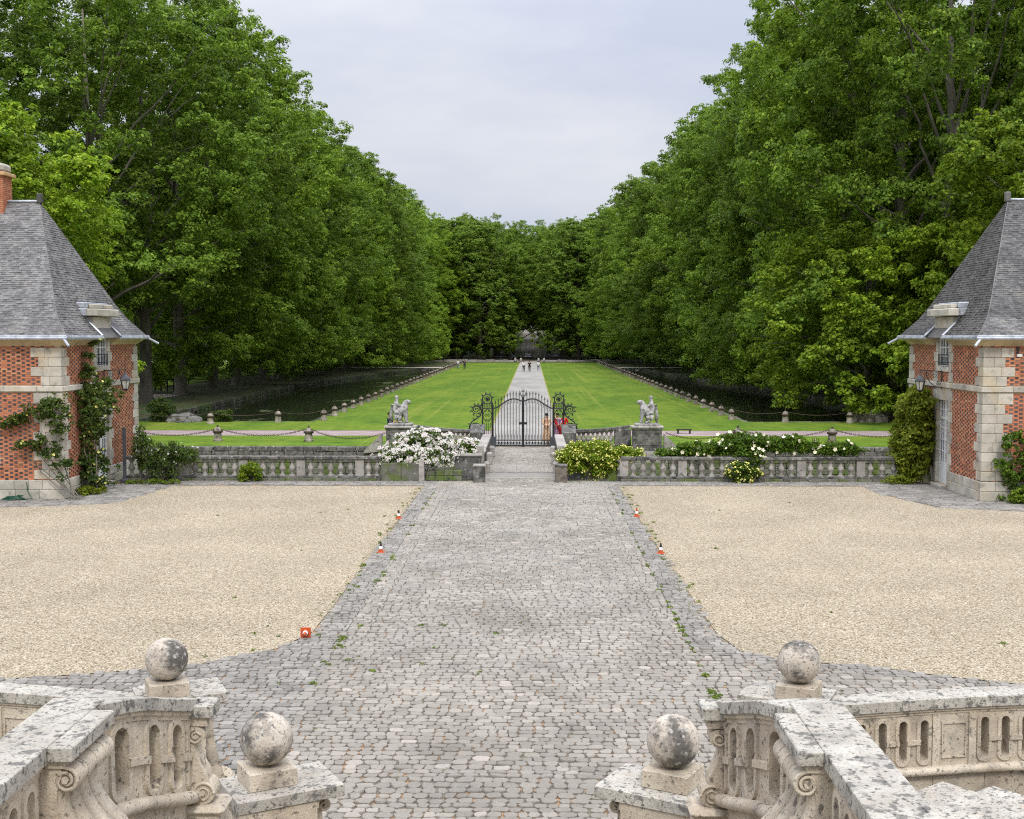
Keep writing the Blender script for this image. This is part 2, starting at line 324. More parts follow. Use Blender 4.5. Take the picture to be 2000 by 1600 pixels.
def quads(name, V, m, parent=None, **kw):
    """V (n,4,3) array -> one object"""
    n = len(V); me = bpy.data.meshes.new(name)
    me.vertices.add(n * 4); me.vertices.foreach_set('co', np.ascontiguousarray(V, dtype=np.float32).ravel())
    me.loops.add(n * 4); me.loops.foreach_set('vertex_index', np.arange(n * 4, dtype=np.int32))
    me.polygons.add(n); me.polygons.foreach_set('loop_start', np.arange(0, n * 4, 4, dtype=np.int32)); me.polygons.foreach_set('loop_total', np.full(n, 4, dtype=np.int32))
    me.materials.append(m); me.update(calc_edges=True)
    if kw.pop('meshonly', False): return me
    return link(name, me, parent, **kw)
def unit(a): return a / (np.linalg.norm(a, axis=-1, keepdims=True) + 1e-9)
def leaves(C, Nrm, size, jitter=.6, asp=.62):
    """rhombic leaves at C facing about Nrm"""
    n = len(C); nn = unit(Nrm + rng.normal(0, jitter, (n, 3)))
    a = unit(np.cross(nn, rng.normal(0, 1, (n, 3)))); b = np.cross(nn, a)
    s = (size * rng.uniform(.65, 1.35, n))[:, None]
    V = np.empty((n, 4, 3))
    V[:, 0] = C - a * s * .55; V[:, 2] = C + a * s * .6 - nn * s * .12
    V[:, 1] = C - b * s * asp * .55 + nn * s * .08; V[:, 3] = C + b * s * asp * .55 + nn * s * .08
    return V
def puffs(cs, rs, per, size, flat=.65, up=.5, dens=None):
    """clumps of leaves: centres cs (n,3), radii rs (n,), leaves per clump"""
    cs = np.asarray(cs, float); rs = np.asarray(rs, float); cnt = np.maximum(3, (per * (rs / rs.mean()) ** 2).astype(int))
    idx = np.repeat(np.arange(len(cs)), cnt); n = len(idx)
    d = unit(rng.normal(0, 1, (n, 3))); d[:, 2] = np.where(rng.random(n) < .55, np.abs(d[:, 2]), d[:, 2])
    r = rng.random(n) ** .38
    off = d * r[:, None] * rs[idx][:, None] * np.array((1, 1, flat)); off += rng.normal(0, .06, (n, 3)) * rs[idx][:, None]
    nrm = d + np.array((0, 0, up))
    return leaves(cs[idx] + off, nrm, size)
ORD = ['first', 'second', 'third', 'fourth', 'fifth', 'sixth', 'seventh', 'eighth', 'ninth', 'tenth', 'eleventh', 'twelfth', 'thirteenth', 'fourteenth', 'fifteenth', 'sixteenth',
       'seventeenth', 'eighteenth', 'nineteenth', 'twentieth'] 
def ordi(k):
    if k < 20: return ORD[k]
    t = {2: 'twenty', 3: 'thirty', 4: 'forty', 5: 'fifty'}[(k + 1) // 10]
    r = (k + 1) % 10
    return t + '-' + ORD[r - 1] if r else {2: 'twentieth', 3: 'thirtieth', 4: 'fortieth', 5: 'fiftieth'}[(k + 1) // 10]

# ------------------------------------------------------------------ ground, water, lawns
def rects(rs, z): 
    mb = MB()
    for x0, x1, y0, y1 in rs: mb.add([(x0, y0, z), (x1, y0, z), (x1, y1, z), (x0, y1, z)], [(0, 1, 2, 3)])
    return mb
def polysheet(poly, z):
    mb = MB(); mb.add([(x, y, z) for x, y in poly], [tuple(range(len(poly)))]); return mb
BL = [(-27.2, 80.6), (-27.4, 106), (-28, 150), (-25, 175), (-20, 212)]       # outer bank of the left canal
BR = [(29, 80.6), (28.5, 95), (26, 132), (22, 170), (19, 212)]
IL, IR = -14.75, 14.35
# base soil everywhere except the moat trench and the canals
g = MB()
for x0, x1, y0, y1 in ((-700, 700, -60, 47.45), (-700, 700, 62.35, 80.6), (-700, -60, 80.6, 212), (60, 700, 80.6, 212), (IL, IR, 80.6, 212), (-700, 700, 212, 330), (-700, -60, 47.45, 62.35), (60, 700, 47.45, 62.35)):
    g.add([(x0, y0, -.03), (x1, y0, -.03), (x1, y1, -.03), (x0, y1, -.03)], [(0, 1, 2, 3)])
for B, xo in ((BL, -60), (BR, 60)):
    for (xa, ya), (xb, yb) in zip(B, B[1:]): g.add([(xa, ya, -.03), (xb, yb, -.03), (xo, yb, -.03), (xo, ya, -.03)], [(0, 1, 2, 3)])
g.add([(-700, 330, -.03), (700, 330, -.03), (700, 520, 9), (-700, 520, 9)], [(0, 1, 2, 3)])
g.add([(-700, 520, 9), (700, 520, 9), (700, 2500, 14), (-700, 2500, 14)], [(0, 1, 2, 3)])
struct(g, 'ground', M['dirt'])
struct(rects([(-60, 60, 47.45, 62.35)], -3.0), 'moat_bed', M['lawn'])
# canals
for B, xi, nm in ((BL, IL, 'left'), (BR, IR, 'right')):
    mb = MB(); pts = [(xi, 80.6)] + B + [(xi, 212)]
    mb.add([(x, y, -.42) for x, y in pts], [tuple(range(len(pts)))]); struct(mb, 'canal_water', M['water'])
    # banks of rough stone
    bank = link('canal_bank', None, kind='structure')
    segs = [((xi, 80.6), (B[0][0], B[0][1]))] + list(zip(B, B[1:])) + [(B[-1], (xi, 212)), ((xi, 212), (xi, 80.6))]
    mbs = MB()
    for si, ((xa, ya), (xb, yb)) in enumerate(segs):
        Ls = math.hypot(xb - xa, yb - ya); n = max(1, int(Ls / .62)); tx, ty = (xb - xa) / Ls, (yb - ya) / Ls
        for row in range(2):
            for k in range(n):
                w = Ls / n; u0 = k * w + .01; u1 = (k + 1) * w - .02; o = random.uniform(-.05, .05); zt = .03 - row * .34 + random.uniform(-.03, .02)
                def P(a, b_, c): return (xa + tx * a - ty * b_, ya + ty * a + tx * b_, c)
                mbs.cbox(u0, u1, -.16 + o, .2 + o, -.72 if row else zt - .33, zt, .03, P)
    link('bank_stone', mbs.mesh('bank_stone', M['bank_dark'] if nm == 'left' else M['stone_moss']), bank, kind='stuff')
# lawns
LAWN = []
for x0, x1, y0, y1 in ((IL + .12, -2.55, 73.0, 255), (1.75, IR - .12, 73.0, 255)): LAWN.append((x0, x1, y0, y1))
struct(rects(LAWN, .012), 'lawn', M['lawn'])
struct(rects([(-32, IL + .12, 73.0, 80.45), (IR - .12, 32, 73.0, 80.45)], .012), 'lawn_verge', M['lawn'])
struct(rects([(-34, -8.2, 62.6, 69.2), (7.6, 34, 62.6, 69.2), (-8.2, -2.6, 63.2, 69.2), (1.8, 7.6, 63.2, 69.2)], .012), 'lawn_strip', M['lawn'])
struct(rects([(-70, 70, 69.2, 73.0)], .004), 'pink_path', M['asphalt'])
struct(rects([(-2.45, 1.65, 62.9, 262)], .008), 'lawn_path', M['pathc'])
kb = MB()
for x in (-2.5, 1.7): kb.box(x - .05, x + .05, 73, 255, -.02, .03)
struct(kb, 'path_edging', mat('mown_dry_edge', (.32, .27, .08), (.22, .24, .04), 1.2, rough=.95))
struct(rects([(-420, -41, 116, 400)], .01), 'meadow', M['lawn'])
struct(rects([(40, 140, 240, 262)], .01), 'meadow', M['lawn'])
struct(rects([(-60, -34, 108, 118)], .006), 'bank_path', mat('bank_path_gravel', (.32, .27, .22), (.4, .35, .3), 1.))
struct(rects([(-40, IL, 214, 219), (IR, 40, 214, 219)], .012), 'cross_path', mat('cross_path_gravel', (.5, .45, .38), (.58, .52, .45), 1.))
struct(rects([(-120, 120, 263.5, 271)], .012), 'far_road', mat('far_road_gravel', (.30, .27, .22), (.38, .34, .29), .5))
mb = MB(); mb.add([(-3.2, 271, .02), (2.6, 271, .02), (2.6, 330, .02), (-3.2, 330, .02)], [(0, 1, 2, 3)]); mb.add([(-3.2, 330, .02), (2.6, 330, .02), (2.6, 520, 9.05), (-3.2, 520, 9.05)], [(0, 1, 2, 3)])
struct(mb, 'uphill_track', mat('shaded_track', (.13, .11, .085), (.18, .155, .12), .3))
struct(rects([(-30, -3.2, 300, 330), (2.6, 30, 300, 330)], .01), 'shaded_grass', M['lawn'])

# gravel and setts of the forecourt
GL = [(-60, 39.9), (-17.9, 40.0), (-14.6, 40.95), (-14.1, 43.4), (-13.9, 45.95), (-4.15, 45.95), (-4.2, 34), (-4.28, 23.2), (-4.7, 21.95), (-5.9, 20.85), (-7.5, 20.25), (-9.0, 19.85), (-14, 19.2), (-60, 18.5)]
GR = [(60, 39.4), (16.2, 39.6), (13.7, 40.5), (12.85, 43.5), (12.75, 46.1), (3.35, 46.1), (3.45, 34), (3.62, 23.2), (3.85, 21.9), (4.5, 21.3), (5.97, 20.9), (7.05, 20.3), (8.2, 19.85), (14, 18.6), (60, 17.8)]
struct(polysheet(GL, .002), 'gravel_court_left', M['gravel']); struct(polysheet(GR, .002), 'gravel_court_right', M['gravel'])
def inpoly(x, y, P):
    c = False; n = len(P)
    for i in range(n):
        x1, y1 = P[i]; x2, y2 = P[i - 1]
        if (y1 > y) != (y2 > y) and x < (x2 - x1) * (y - y1) / (y2 - y1) + x1: c = not c
    return c
road = link('cobbled_road', rects([(-17.5, 17.2, 2, 47.44), (-2.3, 1.4, 47.44, 63)], -.012).mesh('cobbled_road', M['joint']), kind='structure')
def sett(mb, cx, cy, w, d, z=.012, oct_=True, rot=0.):
    j = lambda a: random.uniform(-a, a)
    w2, d2 = w / 2, d / 2; c = random.uniform(.26, .42)
    if oct_:
        p = [(-w2, -d2 * (1 - c * 1.5)), (-w2 * (1 - c), -d2), (w2 * (1 - c), -d2), (w2, -d2 * (1 - c * 1.5)), (w2, d2 * (1 - c * 1.5)), (w2 * (1 - c), d2), (-w2 * (1 - c), d2), (-w2, d2 * (1 - c * 1.5))]
    else: p = [(-w2, -d2), (w2, -d2), (w2, d2), (-w2, d2)]
    k = len(p); cr, sr = cos(rot), sin(rot); ja = min(w, d) * .11
    p = [(x + j(ja), y + j(ja)) for x, y in p]; tz = (j(.006), j(.006)); tw = j(.05), j(.05)
    R = lambda x, y: (cx + x * cr - y * sr, cy + x * sr + y * cr)
    vs = [(*R(x, y), -.02) for x, y in p] + [(*R(x * .98, y * .98), z * .65) for x, y in p] + [(*R(x * .90, y * .87), z + tz[0] + x * tw[0] + y * tw[1]) for x, y in p]
    fs = [(i, (i + 1) % k, k + (i + 1) % k, k + i) for i in range(k)] + [(k + i, k + (i + 1) % k, 2 * k + (i + 1) % k, 2 * k + i) for i in range(k)] + [tuple(range(2 * k, 3 * k))]
    mb.add(vs, fs)
big = MB(); rim = MB(); single = []
y = 13.2; row = 0
while y < 62.2:
    d = random.uniform(.135, .19) * (1 if y < 30 else 1.12)
    segs = []
    if y > 47.5: segs = [(-2.15, 1.25)]
    elif y > 46.15: segs = [(-16, 15.3)]
    elif y > 23.2: segs = [(-4.15 - (.0 if y > 34 else .08), 3.4 + (0 if y > 34 else .12))]
    else: segs = [(-9.5 if y > 19 else -8.2, 9.2 if y > 19 else 8.2)]
    for (a, b_) in segs:
        x = a + random.uniform(-.05, .02)
        while x < b_:
            w = random.uniform(.13, .25) * (1 if y < 30 else 1.1)
            if y > 23 and y < 46 : # gutter joints with weeds
                for gx in (-3.62, -3.2, 2.55, 2.95):
                    if x < gx < x + w: w = max(.08, gx - x)
            cx, cy = x + w / 2, y + d / 2 + .03 * sin(x * 1.3 + y) + random.uniform(-.012, .012)
            if not (y < 46 and (inpoly(cx, cy, GL) or inpoly(cx, cy, GR))):
                edge = y < 46 and (inpoly(cx - .5, cy + .25, GL) or inpoly(cx + .5, cy + .25, GR) or inpoly(cx, cy + .45, GL) or inpoly(cx, cy + .45, GR))
                bigger = edge and y < 22.6
                if 14.35 < cy < 15.9 and -4.4 < cx < 3.4 and len(single) < 300: single.append((cx, cy, w - .011, d - .010))
                else: sett(rim if (edge or cx < -3.62 or (cx > 2.95 and y > 22)) else big, cx, cy, (w - .011), (d - .010), z=random.uniform(.008, .02), oct_=(y < 27))
            x += w
    y += d; row += 1
# triangular paved corners before the pavilions and along their feet
for (x0, x1, y0, y1, PP) in ((-26, -13.85, 39.5, 46.1, GL), (12.7, 26, 39.2, 46.2, GR)):
    y = y0
    while y < y1:
        x = x0
        while x < x1:
            w = random.uniform(.3, .5)
            if not inpoly(x + w / 2, y + .12, PP) and not (x < -16.7 and y > 42) and not (x > 15.8 and y > 42): sett(rim, x + w / 2, y + .12, w - .02, .225, oct_=False)
            x += w
        y += .24
o = big.build('cobblestone_field', M['cobble'], road, kind='stuff')
o = rim.build('border_cobbles', M['cobble_rim'], road, kind='stuff')
vars_ = []
for k in range(14):
    mb = MB(); sett(mb, 0, 0, .2, .185, z=.014); vars_.append(mb.mesh('cobblestone', M['cobble']))
for (cx, cy, w, d) in single:
    o = link('cobblestone', random.choice(vars_), road, (cx, cy, 0), random.choice((0, pi))); o.scale = (w / .2, d / .185, random.uniform(.7, 1.3))
# loose pebbles: on the gravel nearest the stairs and spilt over the kerb of setts
n_ = 15000; px_ = rng.uniform(-13, 13, n_); py_ = 19.3 + 9 * rng.random(n_) ** 1.6; kp = []
for i in range(n_):
    x_, y_ = px_[i], py_[i]
    if inpoly(x_, y_, GL) or inpoly(x_, y_, GR) or ((inpoly(x_ - .25, y_ + .2, GL) or inpoly(x_ + .25, y_ + .2, GR)) and random.random() < .5): kp.append((x_, y_))
for k in range(3500):
    y_ = random.uniform(23, 46); e = random.gauss(0, .10); kp.append(((-4.22 + e, y_) if k % 2 else (3.5 + e, y_)))
kp = np.array(kp); n_ = len(kp); r_ = rng.uniform(.008, .02, (n_, 3)); r_[:, 2] *= .7
O = np.array([(1, 0, 0), (-1, 0, 0), (0, 1, 0), (0, -1, 0), (0, 0, 1), (0, 0, -1)], float)
Vp = (O[None] * r_[:, None, :] + rng.normal(0, .002, (n_, 6, 3))); Vp[:, :, 0] += kp[:, None, 0]; Vp[:, :, 1] += kp[:, None, 1]; Vp[:, :, 2] += .008
T8 = np.array([(0, 2, 4), (2, 1, 4), (1, 3, 4), (3, 0, 4), (2, 0, 5), (1, 2, 5), (3, 1, 5), (0, 3, 5)]); Fp = (T8[None] + 6 * np.arange(n_)[:, None, None]).reshape(-1, 3)
me = bpy.data.meshes.new('loose_pebbles'); me.vertices.add(n_ * 6); me.vertices.foreach_set('co', Vp.astype(np.float32).ravel()); me.loops.add(len(Fp) * 3); me.loops.foreach_set('vertex_index', Fp.astype(np.int32).ravel())
me.polygons.add(len(Fp)); me.polygons.foreach_set('loop_start', np.arange(0, len(Fp) * 3, 3, dtype=np.int32)); me.polygons.foreach_set('loop_total', np.full(len(Fp), 3, dtype=np.int32)); me.materials.append(mat('honey_pebbles', (.36, .29, .19), (.48, .41, .29), 3., rough=.9, isl=.4)); me.update(calc_edges=True)
link('loose_pebbles', me, None, kind='stuff', label='loose honey coloured pebbles on the gravel courts')
# weeds in the gutters
cs = []
for gx in (-3.62, 2.95):
    yy = 19.
    while yy < 45.5:
        if random.random() < .5:
            for k in range(random.randint(1, 4)): cs.append((gx + random.gauss(0, .035), yy + random.gauss(0, .16), .02))
        yy += random.uniform(.15, .8)
for gx, P_ in ((-4.28, GL), (3.5, GR)):
    for k in range(46): cs.append((gx + random.gauss(0, .12), random.uniform(24, 45.8), .02))
for k in range(12): cs.append((random.uniform(4, 12.5) if k % 2 else random.uniform(-13, -4.6), random.uniform(22, 45), .01))
for k in range(20): cs.append((random.uniform(-6, 5), random.uniform(19.5, 24), .015))
cs = np.array(cs); V = puffs(cs, rng.uniform(.03, .085, len(cs)), 11, .045, flat=.5, up=1.)
quads('weeds', V, M['leaf_weed'], kind='stuff', label='small green weeds in the gutters of the cobbled road')

# ------------------------------------------------------------------ horseshoe staircase in the foreground
AX = -.59
def mir(s): return lambda x, y, z: (AX + s * x, y, z)
class Path:
    def __init__(s, pts, n=40):
        P = np.array(pts, float); t = np.linspace(0, len(P) - 1, n); i = np.clip(t.astype(int), 0, len(P) - 2); f = t - i
        # Catmull-Rom
        Q = np.vstack([2 * P[0] - P[1], P, 2 * P[-1] - P[-2]]); f = f[:, None]
        p0, p1, p2, p3 = Q[i], Q[i + 1], Q[i + 2], Q[i + 3]
        s.p = .5 * (2 * p1 + (p2 - p0) * f + (2 * p0 - 5 * p1 + 4 * p2 - p3) * f ** 2 + (3 * p1 - p0 - 3 * p2 + p3) * f ** 3)
        d = np.linalg.norm(np.diff(s.p[:, :2], axis=0), axis=1); s.u = np.concatenate([[0], np.cumsum(d)]); s.len = s.u[-1]
    def at(s, u):
        x, y, z = (np.interp(u, s.u, s.p[:, k]) for k in range(3)); e = .02
        a = np.array([np.interp(u - e, s.u, s.p[:, k]) for k in (0, 1)]); b = np.array([np.interp(u + e, s.u, s.p[:, k]) for k in (0, 1)])
        if u < e: a = s.p[0, :2]
        if u > s.len - e: b = s.p[-1, :2]
        t = b - a; t /= np.linalg.norm(t) + 1e-9
        return x, y, z, t
def balustrade_wall(root, path, fside, ops, T, thick=.26, top=.1, body=.58, panels=(), through=False, cw=.36, ow=.115, oh=.47, base_drop=1.2, coping_joints=(), stm='stone', cop=True):
    """parts of a pierced stone parapet; fside +1/-1 gives the face side; w grows away from the seen face"""
    def fn(u, v, w):
        x, y, z, t = path.at(min(max(u, 0), path.len)); nx, ny = -t[1] * fside, t[0] * fside
        return (x + nx * w, y + ny * w, z + v)
    us = list(np.linspace(0, path.len, 26))
    cj = [0] + list(coping_joints) + [path.len]
    for a, b in (zip(cj, cj[1:]) if cop else ()):
        mb = MB(T); c = .006
        uu = [u for u in us if a < u < b]; uu = [a + .003] + uu + [b - .003]
        mb.sweep([(-.055 + c, 0), (cw - .055 - c, 0), (cw - .055, -c), (cw - .055, -top + c), (cw - .055 - c, -top), (-.055 + c, -top), (-.055, -top + c), (-.055, -c)], fn, uu); mb.build('coping_stone', M['stone_top'], root)
    mb = MB(T); mb.sweep([(-.03, -top), (-.03, -top - .03), (-.01, -top - .045), (-.01, -top - .07), (thick, -top - .07), (thick, -top)], fn, us); mb.build('cornice_moulding', M[stm], root)
    v1 = -top - .07; v0 = -top - body
    ops = sorted(ops)
    edges = []; cur = 0
    # panels between openings
    allo = [(c_, w_) for c_, w_ in ops]
    def plate(ua, ub, hole):
        mb = MB(T)
        if hole is None:
            uu = list(np.linspace(ua, ub, max(2, int((ub - ua) / .12) + 1)))
            mb.sweep([(0, v0), (0, v1), (thick, v1), (thick, v0)], fn, uu); return mb
        uc, w_ = hole; r = w_ / 2; vc = (v0 + v1) / 2; hh = oh / 2 - r; K = 28
        inn = []; outp = []
        for k in range(K):
            a = 2 * pi * (k + .5) / K; cx, sx = cos(a), sin(a)
            inn.append((uc + r * cx, vc + (hh if sx > 0 else -hh) + r * sx))
            sc = min(((ub - ua) / 2) / max(abs(cx), 1e-6), ((v1 - v0) / 2) / max(abs(sx) * 1.0, 1e-6) if abs(sx) > .35 else 1e9)
            px, py = (ua + ub) / 2 + cx * sc, vc + sx * sc
            px = min(max(px, ua), ub); py = min(max(py, v0), v1)
            outp.append((px, py))
        vs = [fn(u, v, w) for w in (0, thick) for (u, v) in inn + outp]; fs = []
        # snap four outer points to the corners
        for cu, cv in ((ua, v0), (ub, v0), (ua, v1), (ub, v1)):
            k = min(range(K), key=lambda q: (outp[q][0] - cu) ** 2 * 4 + (outp[q][1] - cv) ** 2); outp[k] = (cu, cv)
        vs = [fn(u, v, w) for w in (0, thick) for (u, v) in inn + outp]
        for k in range(K):
            q = (k + 1) % K
            fs.append((k, q, K + q, K + k)); fs.append((2 * K + k, 2 * K + q, 3 * K + q, 3 * K + k))
            fs.append((k, q, 2 * K + q, 2 * K + k)); fs.append((K + k, K + q, 3 * K + q, 3 * K + k))
        mb.add(vs, fs)
        if not through:
            mb.add([fn(uc - r * 1.2, vc - oh / 2 - .01, .15), fn(uc + r * 1.2, vc - oh / 2 - .01, .15), fn(uc + r * 1.2, vc + oh / 2 + .01, .15), fn(uc - r * 1.2, vc + oh / 2 + .01, .15)], [(0, 1, 2, 3)])
        return mb
    bounds = [0]
    for k in range(len(ops) - 1): bounds.append((ops[k][0] + ops[k + 1][0]) / 2 if not any(ops[k][0] < p[0] < ops[k + 1][0] for p in panels) else None)
    pcs = []; cur = 0
    for k, (uc, w_) in enumerate(ops):
        hb = w_ / 2 + .075
        if uc - hb > cur + .002: pcs.append((cur, uc - hb, None))
        pcs.append((max(cur, uc - hb), uc + hb, (uc, w_))); cur = uc + hb
    if cur < path.len: pcs.append((cur, path.len, None))
    for a, b, hole in pcs:
        plate(a, b, hole).build('wall_panel', M[stm], root)
        if hole:
            uc, w_ = hole; r = w_ / 2; vc = (v0 + v1) / 2; hh = oh / 2 - r; K = 32; vs = []; fs = []
            for k in range(K):
                a_ = 2 * pi * k / K; s_ = (hh if sin(a_) >= 0 else -hh)
                for rr, w in ((r + .002, .002), (r + .002, -.02), (r + .045, -.02), (r + .052, .004)): vs.append(fn(uc + rr * cos(a_), vc + s_ + rr * sin(a_), w))
            for k in range(K):
                q = (k + 1) % K
                for i in range(3): fs.append((4 * k + i, 4 * q + i, 4 * q + i + 1, 4 * k + i + 1))
            mb = MB(T); mb.add(vs, fs); mb.build('oval_frame', M['stone'], root)
    # belts between the openings
    vc = (v0 + v1) / 2 - .01
    for k in range(len(ops) - 1):
        a = ops[k][0] + ops[k][1] / 2 + .0; b = ops[k + 1][0] - ops[k + 1][1] / 2
        if b - a > .3 or b - a < .02: continue
        mb = MB(T); mb.sweep([(-.035, vc - .028), (-.035, vc + .028), (.003, vc + .028), (.003, vc - .028)], fn, list(np.linspace(a, b, 4))); mb.build('belt_block', M['stone'], root)
    for (pc, pw) in panels:
        for (ua, ub, va, vb) in ((pc - pw / 2, pc + pw / 2, vc + .2, vc + .215), (pc - pw / 2, pc + pw / 2, vc - .215, vc - .2), (pc - pw / 2, pc - pw / 2 + .015, vc - .2, vc + .2), (pc + pw / 2 - .015, pc + pw / 2, vc - .2, vc + .2)):
            mb = MB(T); mb.sweep([(-.018, va), (-.018, vb), (.003, vb), (.003, va)], fn, [ua, (ua + ub) / 2, ub]); mb.build('panel_moulding', M['stone'], root)
        for e in (-1, 1):
            mb = MB(T); q = pc + e * (pw / 2 + .075); mb.sweep([(-.02, v0), (-.02, v1), (.003, v1), (.003, v0)], fn, [q - .045, q + .045]); mb.build('pilaster', M['stone'], root)
    tor = [(-.02 - .075 + .05 * (1 - cos(a)) * .0 - .045 * sin(a) * 0 + -.045 * sin(a) + .045, v0 - .05 + .05 * cos(a)) for a in np.linspace(0, pi, 8)]
    mb = MB(T); mb.sweep([(thick + .04, v0)] + tor + [(thick + .04, v0 - .1)], fn, us); me = mb.mesh('torus_moulding', M['stone'], True); autosmooth(me, 50); link('torus_moulding', me, root)
    n = max(2, int(path.len / .62))
    for k in range(n):
        a = path.len * k / n + .003; b = path.len * (k + 1) / n - .003
        for r_ in range(int(base_drop / .4)):
            mb = MB(T); mb.sweep([(0, v0 - .1 - r_ * .4), (0, v0 - .497 - r_ * .4), (thick, v0 - .497 - r_ * .4), (thick, v0 - .1 - r_ * .4)], fn, [a, (a + b) / 2, b]); mb.build('plinth_stone', M['stone'], root)
    return fn
def spiral(cx, cz, r0, turns, y, sgn=1, a0=0, n=40, shrink=.82):
    return [(cx + r0 * (1 - shrink * t) * cos(a0 + sgn * 2 * pi * turns * t), y, cz + r0 * (1 - shrink * t) * sin(a0 + sgn * 2 * pi * turns * t)) for t in np.linspace(0, 1, n)]
def scroll_profile(h, r1, r2, out1, out2):
    """S-scroll side profile in (x,z), x>=0 outwards; top volute r1, bottom volute r2"""
    c1 = (out1, h - r1); c2 = (out2, r2); pts = [(0, h)]
    for a in np.linspace(pi / 2, -pi / 2 - .3, 10): pts.append((c1[0] + r1 * cos(a), c1[1] + r1 * sin(a)))
    x0, z0 = pts[-1]
    for t in np.linspace(.2, .8, 5): pts.append((x0 * (1 - t) + (c2[0] + r2 * .6) * t - .35 * out1 * sin(pi * t), z0 * (1 - t) + (c2[1] + r2 * .9) * t))
    for a in np.linspace(pi / 2 - .4, -pi / 2, 9): pts.append((c2[0] + r2 * cos(a), c2[1] + r2 * sin(a)))
    pts.append((0, 0)); return pts, c1, c2
def pier(s, cx, cy, ang, bx, by, label, stones='stone'):
    """ball pedestal; ang measured in mirrored frame: long axis direction"""
    T0 = mir(s); ca, sa = cos(ang), sin(ang)
    T = lambda x, y, z: T0(cx + x * ca - y * sa, cy + x * sa + y * ca, z)
    root = thing('ball_pedestal', label, 'pedestal', (AX + s * cx, cy, 0), group='ball topped stone pedestals of the staircase')
    inv = lambda o: setattr(o, 'location', (-(AX + s * cx), -cy, 0))
    def bd(mb, n, m, smooth=False):
        me = mb.mesh(n, m, smooth); o = link(n, me, root); inv(o); 
        if smooth: autosmooth(me, 50)
        return o
    bd(MB(T).cbox(-.515, .515, -.355, .355, 1.415, 1.53, .006), 'cap_slab', M['stone_top'])
    bd(MB(T).cbox(-.50, .25, -.335, .335, .12, 1.413, .005), 'shaft', M['stone'])
    bd(MB(T).cbox(-.50, .27, -.33, .33, 1.33, 1.414, .006).cbox(.2, .5, -.2, .2, 1.36, 1.414, .02), 'neck_moulding', M['stone'])
    for yy in (-.345,):
        for (a, b, c, d) in ((-.42, .17, 1.23, 1.26), (-.42, -.39, .35, 1.23), (.14, .17, .35, 1.23), (-.42, .17, .32, .35)): bd(MB(T).cbox(a, b, yy - .015, yy + .02, c, d, .004), 'panel_moulding', M['stone'])
        bd(MB(T).cbox(-.36, .11, yy + .0, yy + .02, .40, 1.18, .006), 'recessed_panel', M['stone'])
    bd(MB(T).cbox(-.56, .32, -.39, .39, 0, .13, .015), 'foot', M['stone'])
    # ball and block
    bxl = (bx - cx) * ca + (by - cy) * sa; byl = -(bx - cx) * sa + (by - cy) * ca
    bd(MB(T).cbox(bxl - .23, bxl + .23, byl - .22, byl + .22, 1.531, 1.70, .006), 'ball_block', stones and M['stone'])
    mb = MB(T); mb.lathe([(.02, 1.69)] + [(.25 * sin(a), 1.95 - .25 * cos(a)) for a in np.linspace(.22, pi - .01, 26)], (bxl, byl, 0), 40); bd(mb, 'ball', M['stone_ball'], True)
    # scroll console on the +x end
    pts, c1, c2 = scroll_profile(1.22, .06, .13, .12, .20)
    k = len(pts)
    prof = [(x + .25, z + .13) for x, z in pts]
    mb = MB(T); mb.add([(x, -.17, z) for x, z in prof] + [(x, .17, z) for x, z in prof], [tuple(range(k)), tuple(range(k, 2 * k))] + [(i, (i + 1) % k, k + (i + 1) % k, k + i) for i in range(k)])
    cs_ = bd(mb, 'scroll_console', M['stone'])
    for yy in (-.185, .185):
        for (c, r, a0) in ((c1, .058, pi / 2), (c2, .125, pi)):
            mb = MB(T); mb.tube(spiral(c[0] + .25, c[1] + .13, r * .95, 1.7, yy, -1, a0), [.016 * (1 - .4 * t) for t in np.linspace(0, 1, 40)], 6); bd(mb, 'volute', M['stone'], True)
            bd(MB(T).lathe([(.0, -.0), (r * .25, 0), (r * .2, .02), (0, .03)], (0, 0, 0), 10) if 0 else MB(T).tube([(c[0] + .25, yy - .02, c[1] + .13), (c[0] + .25, yy + .02, c[1] + .13)], r * .22, 8), 'volute_eye', M['stone'])
    # acanthus crest on the console back
    mb = MB(T)
    for i in range(12):
        t = i / 11; q = c2; r_ = .20 - .06 * t; a_ = -.4 + 2.3 * t; x = q[0] + .25 + r_ * cos(a_); z = q[1] + .15 + r_ * 1.25 * sin(a_)
        mb.tube([(x - .05 * cos(a_), -.10, z - .05 * sin(a_)), (x + .012 * cos(a_), 0, z + .012 * sin(a_)), (x - .05 * cos(a_), .10, z - .05 * sin(a_))], [.02, .034, .02], 6)
    bd(mb, 'acanthus_leaf', M['stone'], True)
    return root
